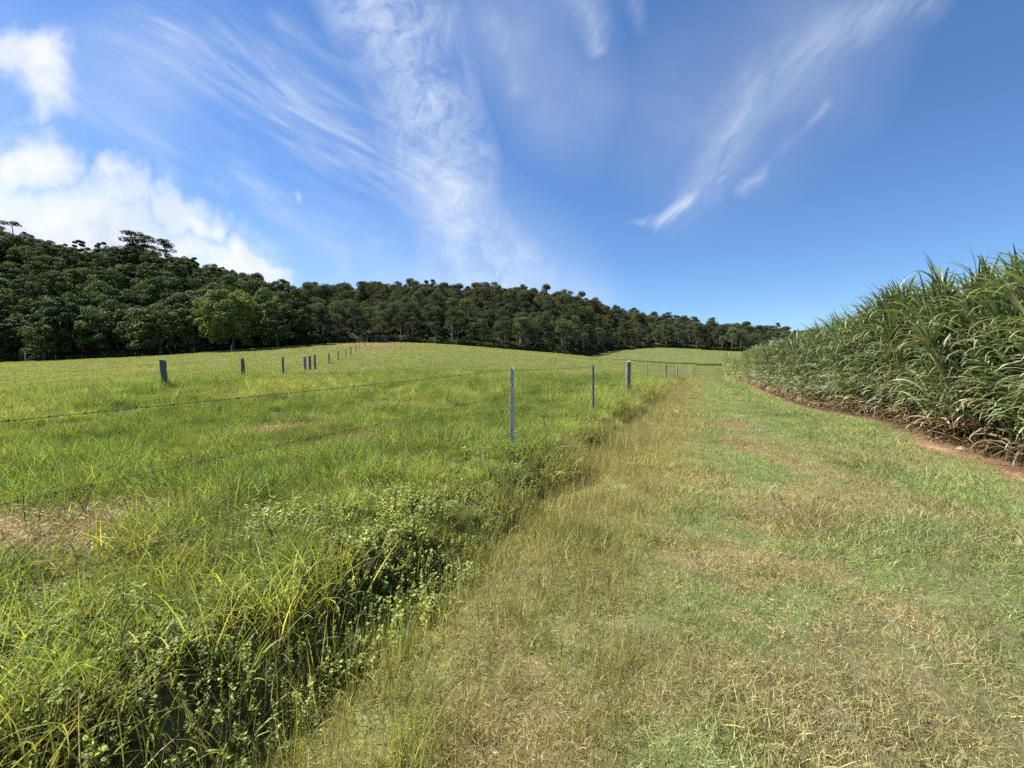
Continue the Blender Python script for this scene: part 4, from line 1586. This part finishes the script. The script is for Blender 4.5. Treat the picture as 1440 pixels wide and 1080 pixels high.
def build_sky():
    w = bpy.data.worlds.new('World')
    scene.world = w
    w.use_nodes = True
    nt = NT(w.node_tree)
    bg = w.node_tree.nodes['Background']
    sky = nt.new('ShaderNodeTexSky', sky_type='NISHITA')
    sky.sun_disc = False
    sky.sun_elevation = R(SUN_EL)
    sky.sun_rotation = R(SUN_AZ)
    sky.air_density = 1.0
    sky.dust_density = .05
    sky.ozone_density = 3.0
    d = nt.new('ShaderNodeTexCoord').outputs['Generated']
    d = nt.v('NORMALIZE', d)
    sx = nt.new('ShaderNodeSeparateXYZ')
    nt.put(sx.inputs[0], d)
    y = nt.m('MAXIMUM', sx.outputs[1], .04)
    cb = nt.new('ShaderNodeCombineXYZ')
    nt.put(cb.inputs[0], nt.m('DIVIDE', sx.outputs[0], y))
    nt.put(cb.inputs[1], nt.m('DIVIDE', sx.outputs[2], y))
    P0 = cb.outputs[0]
    ahead = nt.mr(sx.outputs[1], .06, .25)

    def warp(P, sc, amp, det=3):
        n = nt.noise(P, sc, det, .6, col=True)
        return nt.v('ADD', P, nt.v('SCALE', nt.v('SUBTRACT', n, (.5, .5, .5)), s=amp))

    PA = warp(P0, 2.2, .2, 1.5)
    PS = warp(P0, 1.6, .22, 0)
    PB = warp(warp(P0, 2.5, .3, 3), 9, .09, 4)

    def seg(P, a, b, wa, wb, gain=1.0):
        ax, ay = uv(*a)
        bx, by = uv(*b)
        dx, dy = bx - ax, by - ay
        L2 = dx * dx + dy * dy + 1e-9
        pa = nt.v('SUBTRACT', P, (ax, ay, 0))
        h = nt.m('DIVIDE', nt.v('DOT_PRODUCT', pa, (dx, dy, 0)), L2, clamp=True)
        q = nt.v('SUBTRACT', pa, nt.v('SCALE', (dx, dy, 0), s=h))
        dist = nt.v('LENGTH', q)
        wid = nt.m('MULTIPLY_ADD', h, (wb - wa) / F, wa / F)
        f = nt.m('SUBTRACT', 1.0, nt.m('DIVIDE', dist, wid), clamp=True)
        return nt.m('MULTIPLY', f, gain) if gain != 1 else f

    def union(lst):
        o = lst[0]
        for k in lst[1:]:
            o = nt.m('MAXIMUM', o, k)
        return o

    def path(P, pts, gain=1.0):
        return [seg(P, a[:2], b[:2], a[2], b[2], gain) for a, b in zip(pts[:-1], pts[1:])]

    def stretched(P, p, q, along, across, det=5, rough=.6):
        ax, ay = uv(*p)
        bx, by = uv(*q)
        mp = nt.new('ShaderNodeMapping', vector_type='TEXTURE')
        nt.put(mp.inputs[0], P)
        mp.inputs['Rotation'].default_value = (0, 0, math.atan2(by - ay, bx - ax))
        mp.inputs['Scale'].default_value = (1 / along, 1 / across, 1)
        return nt.noise(mp.outputs[0], 1.0, det, rough, dist=.3)

    nz = nt.noise(P0, 5, 7, .62)
    nf = nt.noise(P0, 14, 6, .65)
    # --- cumulus, left
    cu = union(path(PB, [(15, 62, 60), (70, 85, 75), (85, 140, 55)]) + path(PB, [(-300, 200, 150), (-40, 300, 130), (120, 330, 105), (260, 360, 72), (430, 385, 26)]) + [seg(PB, (-20, 225), (60, 240), 75, 70), seg(PB, (130, 268), (175, 280), 62, 55), seg(PB, (235, 300), (300, 322), 50, 42), seg(PB, (340, 345), (390, 368), 34, 24), seg(PB, (412, 266), (424, 272), 15, 12, .36), seg(PB, (470, 361), (540, 354), 14, 14, .3), seg(PB, (300, 258), (330, 262), 24, 18, .33), seg(PB, (240, 300), (420, 365), 80, 36, .32), seg(PB, (-60, 190), (150, 255), 75, 55, .36)])
    cu = nt.m('ADD', cu, nt.m('MULTIPLY', nt.m('MULTIPLY', nt.m('SUBTRACT', nz, .5), 1.5), nt.mr(cu, 0, .2)))
    cu_a = nt.mr(cu, .04, .92, 0, 1, True)
    # --- mottled column of cirrocumulus
    co = union(path(PA, [(530, -30, 100), (560, 40, 98), (600, 150, 82), (620, 240, 82), (645, 320, 74), (690, 400, 100)]))
    mo = nt.m('MULTIPLY_ADD', nt.noise(PB, 10, 7, .68), .8, nt.m('MULTIPLY', nt.noise(P0, 3.0, 3, .5), .45))
    co_a = nt.m('MULTIPLY', nt.m('MULTIPLY', nt.m('POWER', co, .8), nt.mr(mo, .46, .84, .08, 1, True)), 1.0)
    # --- streaks sweeping in from the left
    st = union(path(PA, [(200, 30, 90), (360, 150, 120), (470, 225, 110), (610, 260, 90)]) + path(PA, [(60, 130, 40), (220, 210, 50), (330, 250, 45)], .6) + path(PA, [(400, 40, 40), (520, 150, 50), (590, 220, 50)], .7) + path(PA, [(330, 235, 40), (420, 290, 45), (500, 350, 30)], .8) + path(PA, [(455, 360, 14), (535, 354, 20)], .9))
    ns = nt.m('ADD', nt.m('MULTIPLY', stretched(PS, (330, 140), (560, 270), 1.5, 9.0, 6, .65), .6), nt.m('MULTIPLY', stretched(PS, (330, 140), (560, 270), 4, 34, 5, .6), .4))
    st_a = nt.m('MULTIPLY', nt.m('MULTIPLY', nt.m('POWER', st, 1.3), nt.mr(ns, .4, .72, .06, 1, True)), .85)
    # --- wisps on the right
    PW = warp(warp(P0, 3, .14, 3), 11, .03, 3)
    wi = union(path(PW, [(1300, -10, 60), (1180, 40, 45), (1090, 95, 55), (1040, 170, 60), (985, 260, 50), (940, 318, 26)], .62) + path(PW, [(930, 322, 16), (960, 295, 22), (1018, 246, 9)], 1.25) + path(PW, [(880, 318, 7), (940, 318, 16)], .9)
               + path(PW, [(1168, 150, 16), (1120, 200, 15), (1040, 265, 18)], .5) + path(PW, [(820, -10, 45), (838, 60, 22)], .6) + path(PW, [(690, 40, 30), (730, 130, 22)], .5) + path(PW, [(885, -10, 30), (900, 40, 20)], .4))
    nw = nt.m('ADD', nt.m('MULTIPLY', stretched(PW, (950, 310), (1060, 160), 2.2, 11), .6), nt.m('MULTIPLY', stretched(PW, (950, 310), (1060, 160), 5, 40), .4))
    wi_a = nt.m('MULTIPLY', nt.m('POWER', wi, 1.5), nt.mr(nw, .34, .68, .08, 1.0, True))
    # --- thin veil
    ve = union([seg(PA, (300, 420), (800, 420), 150, 90, .5), seg(PA, (640, 330), (760, 400), 120, 110, .4), seg(PA, (720, 20), (800, 150), 130, 120, .3), seg(PA, (-100, 120), (200, 120), 160, 120, .3), seg(PA, (1000, 160), (1180, 30), 170, 150, .28)])
    ve_a = nt.m('MULTIPLY', ve, nt.mr(nz, .3, .7, .55, 1.0, True))
    a = nt.m('SUBTRACT', 1.0, co_a, clamp=True)
    for k in (st_a, wi_a, ve_a):
        a = nt.m('MULTIPLY', a, nt.m('SUBTRACT', 1.0, k, clamp=True))
    thin = nt.m('SUBTRACT', 1.0, a, clamp=True)
    thin = nt.m('MULTIPLY', thin, ahead)
    cu_a = nt.m('MULTIPLY', cu_a, ahead)
    # clear sky colour: keep the Nishita light, a touch deeper overhead
    c = nt.mix(1.0, sky.outputs[0], SKY_TINT, 'MULTIPLY')
    c = nt.mix(nt.m('MULTIPLY', thin, .92), c, CIRRUS)
    shade = nt.mr(nt.noise(PB, 3.5, 5, .6), .35, .7, 0, 1, True)
    cc = nt.mix(nt.m('MULTIPLY', shade, nt.mr(cu, .5, 1.0)), CUMULUS, CUM_SH)
    c = nt.mix(nt.m('MULTIPLY', cu_a, .93), c, cc)
    nt.put(bg.inputs['Color'], c)
    bg.inputs['Strength'].default_value = SKY_STR
    w.cycles.sampling_method = 'MANUAL'
    w.cycles.sample_map_resolution = 512


SKY_STR = .058
SKY_TINT = (.63, .82, 1.05, 1)
CIRRUS = (5.4, 6.0, 6.8, 1)
CUMULUS = (6.6, 6.8, 7.0, 1)
CUM_SH = (3.7, 4.2, 5.0, 1)
build_sky()

sun = bpy.data.lights.new('sun', 'SUN')
sun.energy = 4.8
sun.angle = R(.5)
sun.color = (1, .95, .87)
so = bpy.data.objects.new('sun', sun)
link(so)
az, el = R(SUN_AZ), R(SUN_EL)
dirv = Vector((math.sin(az) * math.cos(el), math.cos(az) * math.cos(el), math.sin(el)))
so.rotation_euler = (-dirv).to_track_quat('-Z', 'Y').to_euler()
so.location = dirv * 60

cam = bpy.data.cameras.new('camera')
cam.sensor_width = 36
cam.lens = F / 1440 * 36
cam.clip_start = .05
cam.clip_end = 9000
co = bpy.data.objects.new('camera', cam)
link(co)
co.location = (0, 0, EYE)
co.rotation_euler = (math.pi / 2 - PITCH, 0, 0)
scene.camera = co

scene.render.engine = 'CYCLES'
scene.cycles.max_bounces = 6
scene.cycles.diffuse_bounces = 3
scene.cycles.transmission_bounces = 4
scene.cycles.transparent_max_bounces = 4
scene.cycles.glossy_bounces = 2
scene.cycles.use_adaptive_sampling = True
scene.cycles.adaptive_threshold = .02
scene.cycles.use_denoising = False
scene.view_settings.view_transform = 'Standard'
scene.view_settings.look = 'None'
scene.view_settings.gamma = 1
scene.view_settings.exposure = 1.4
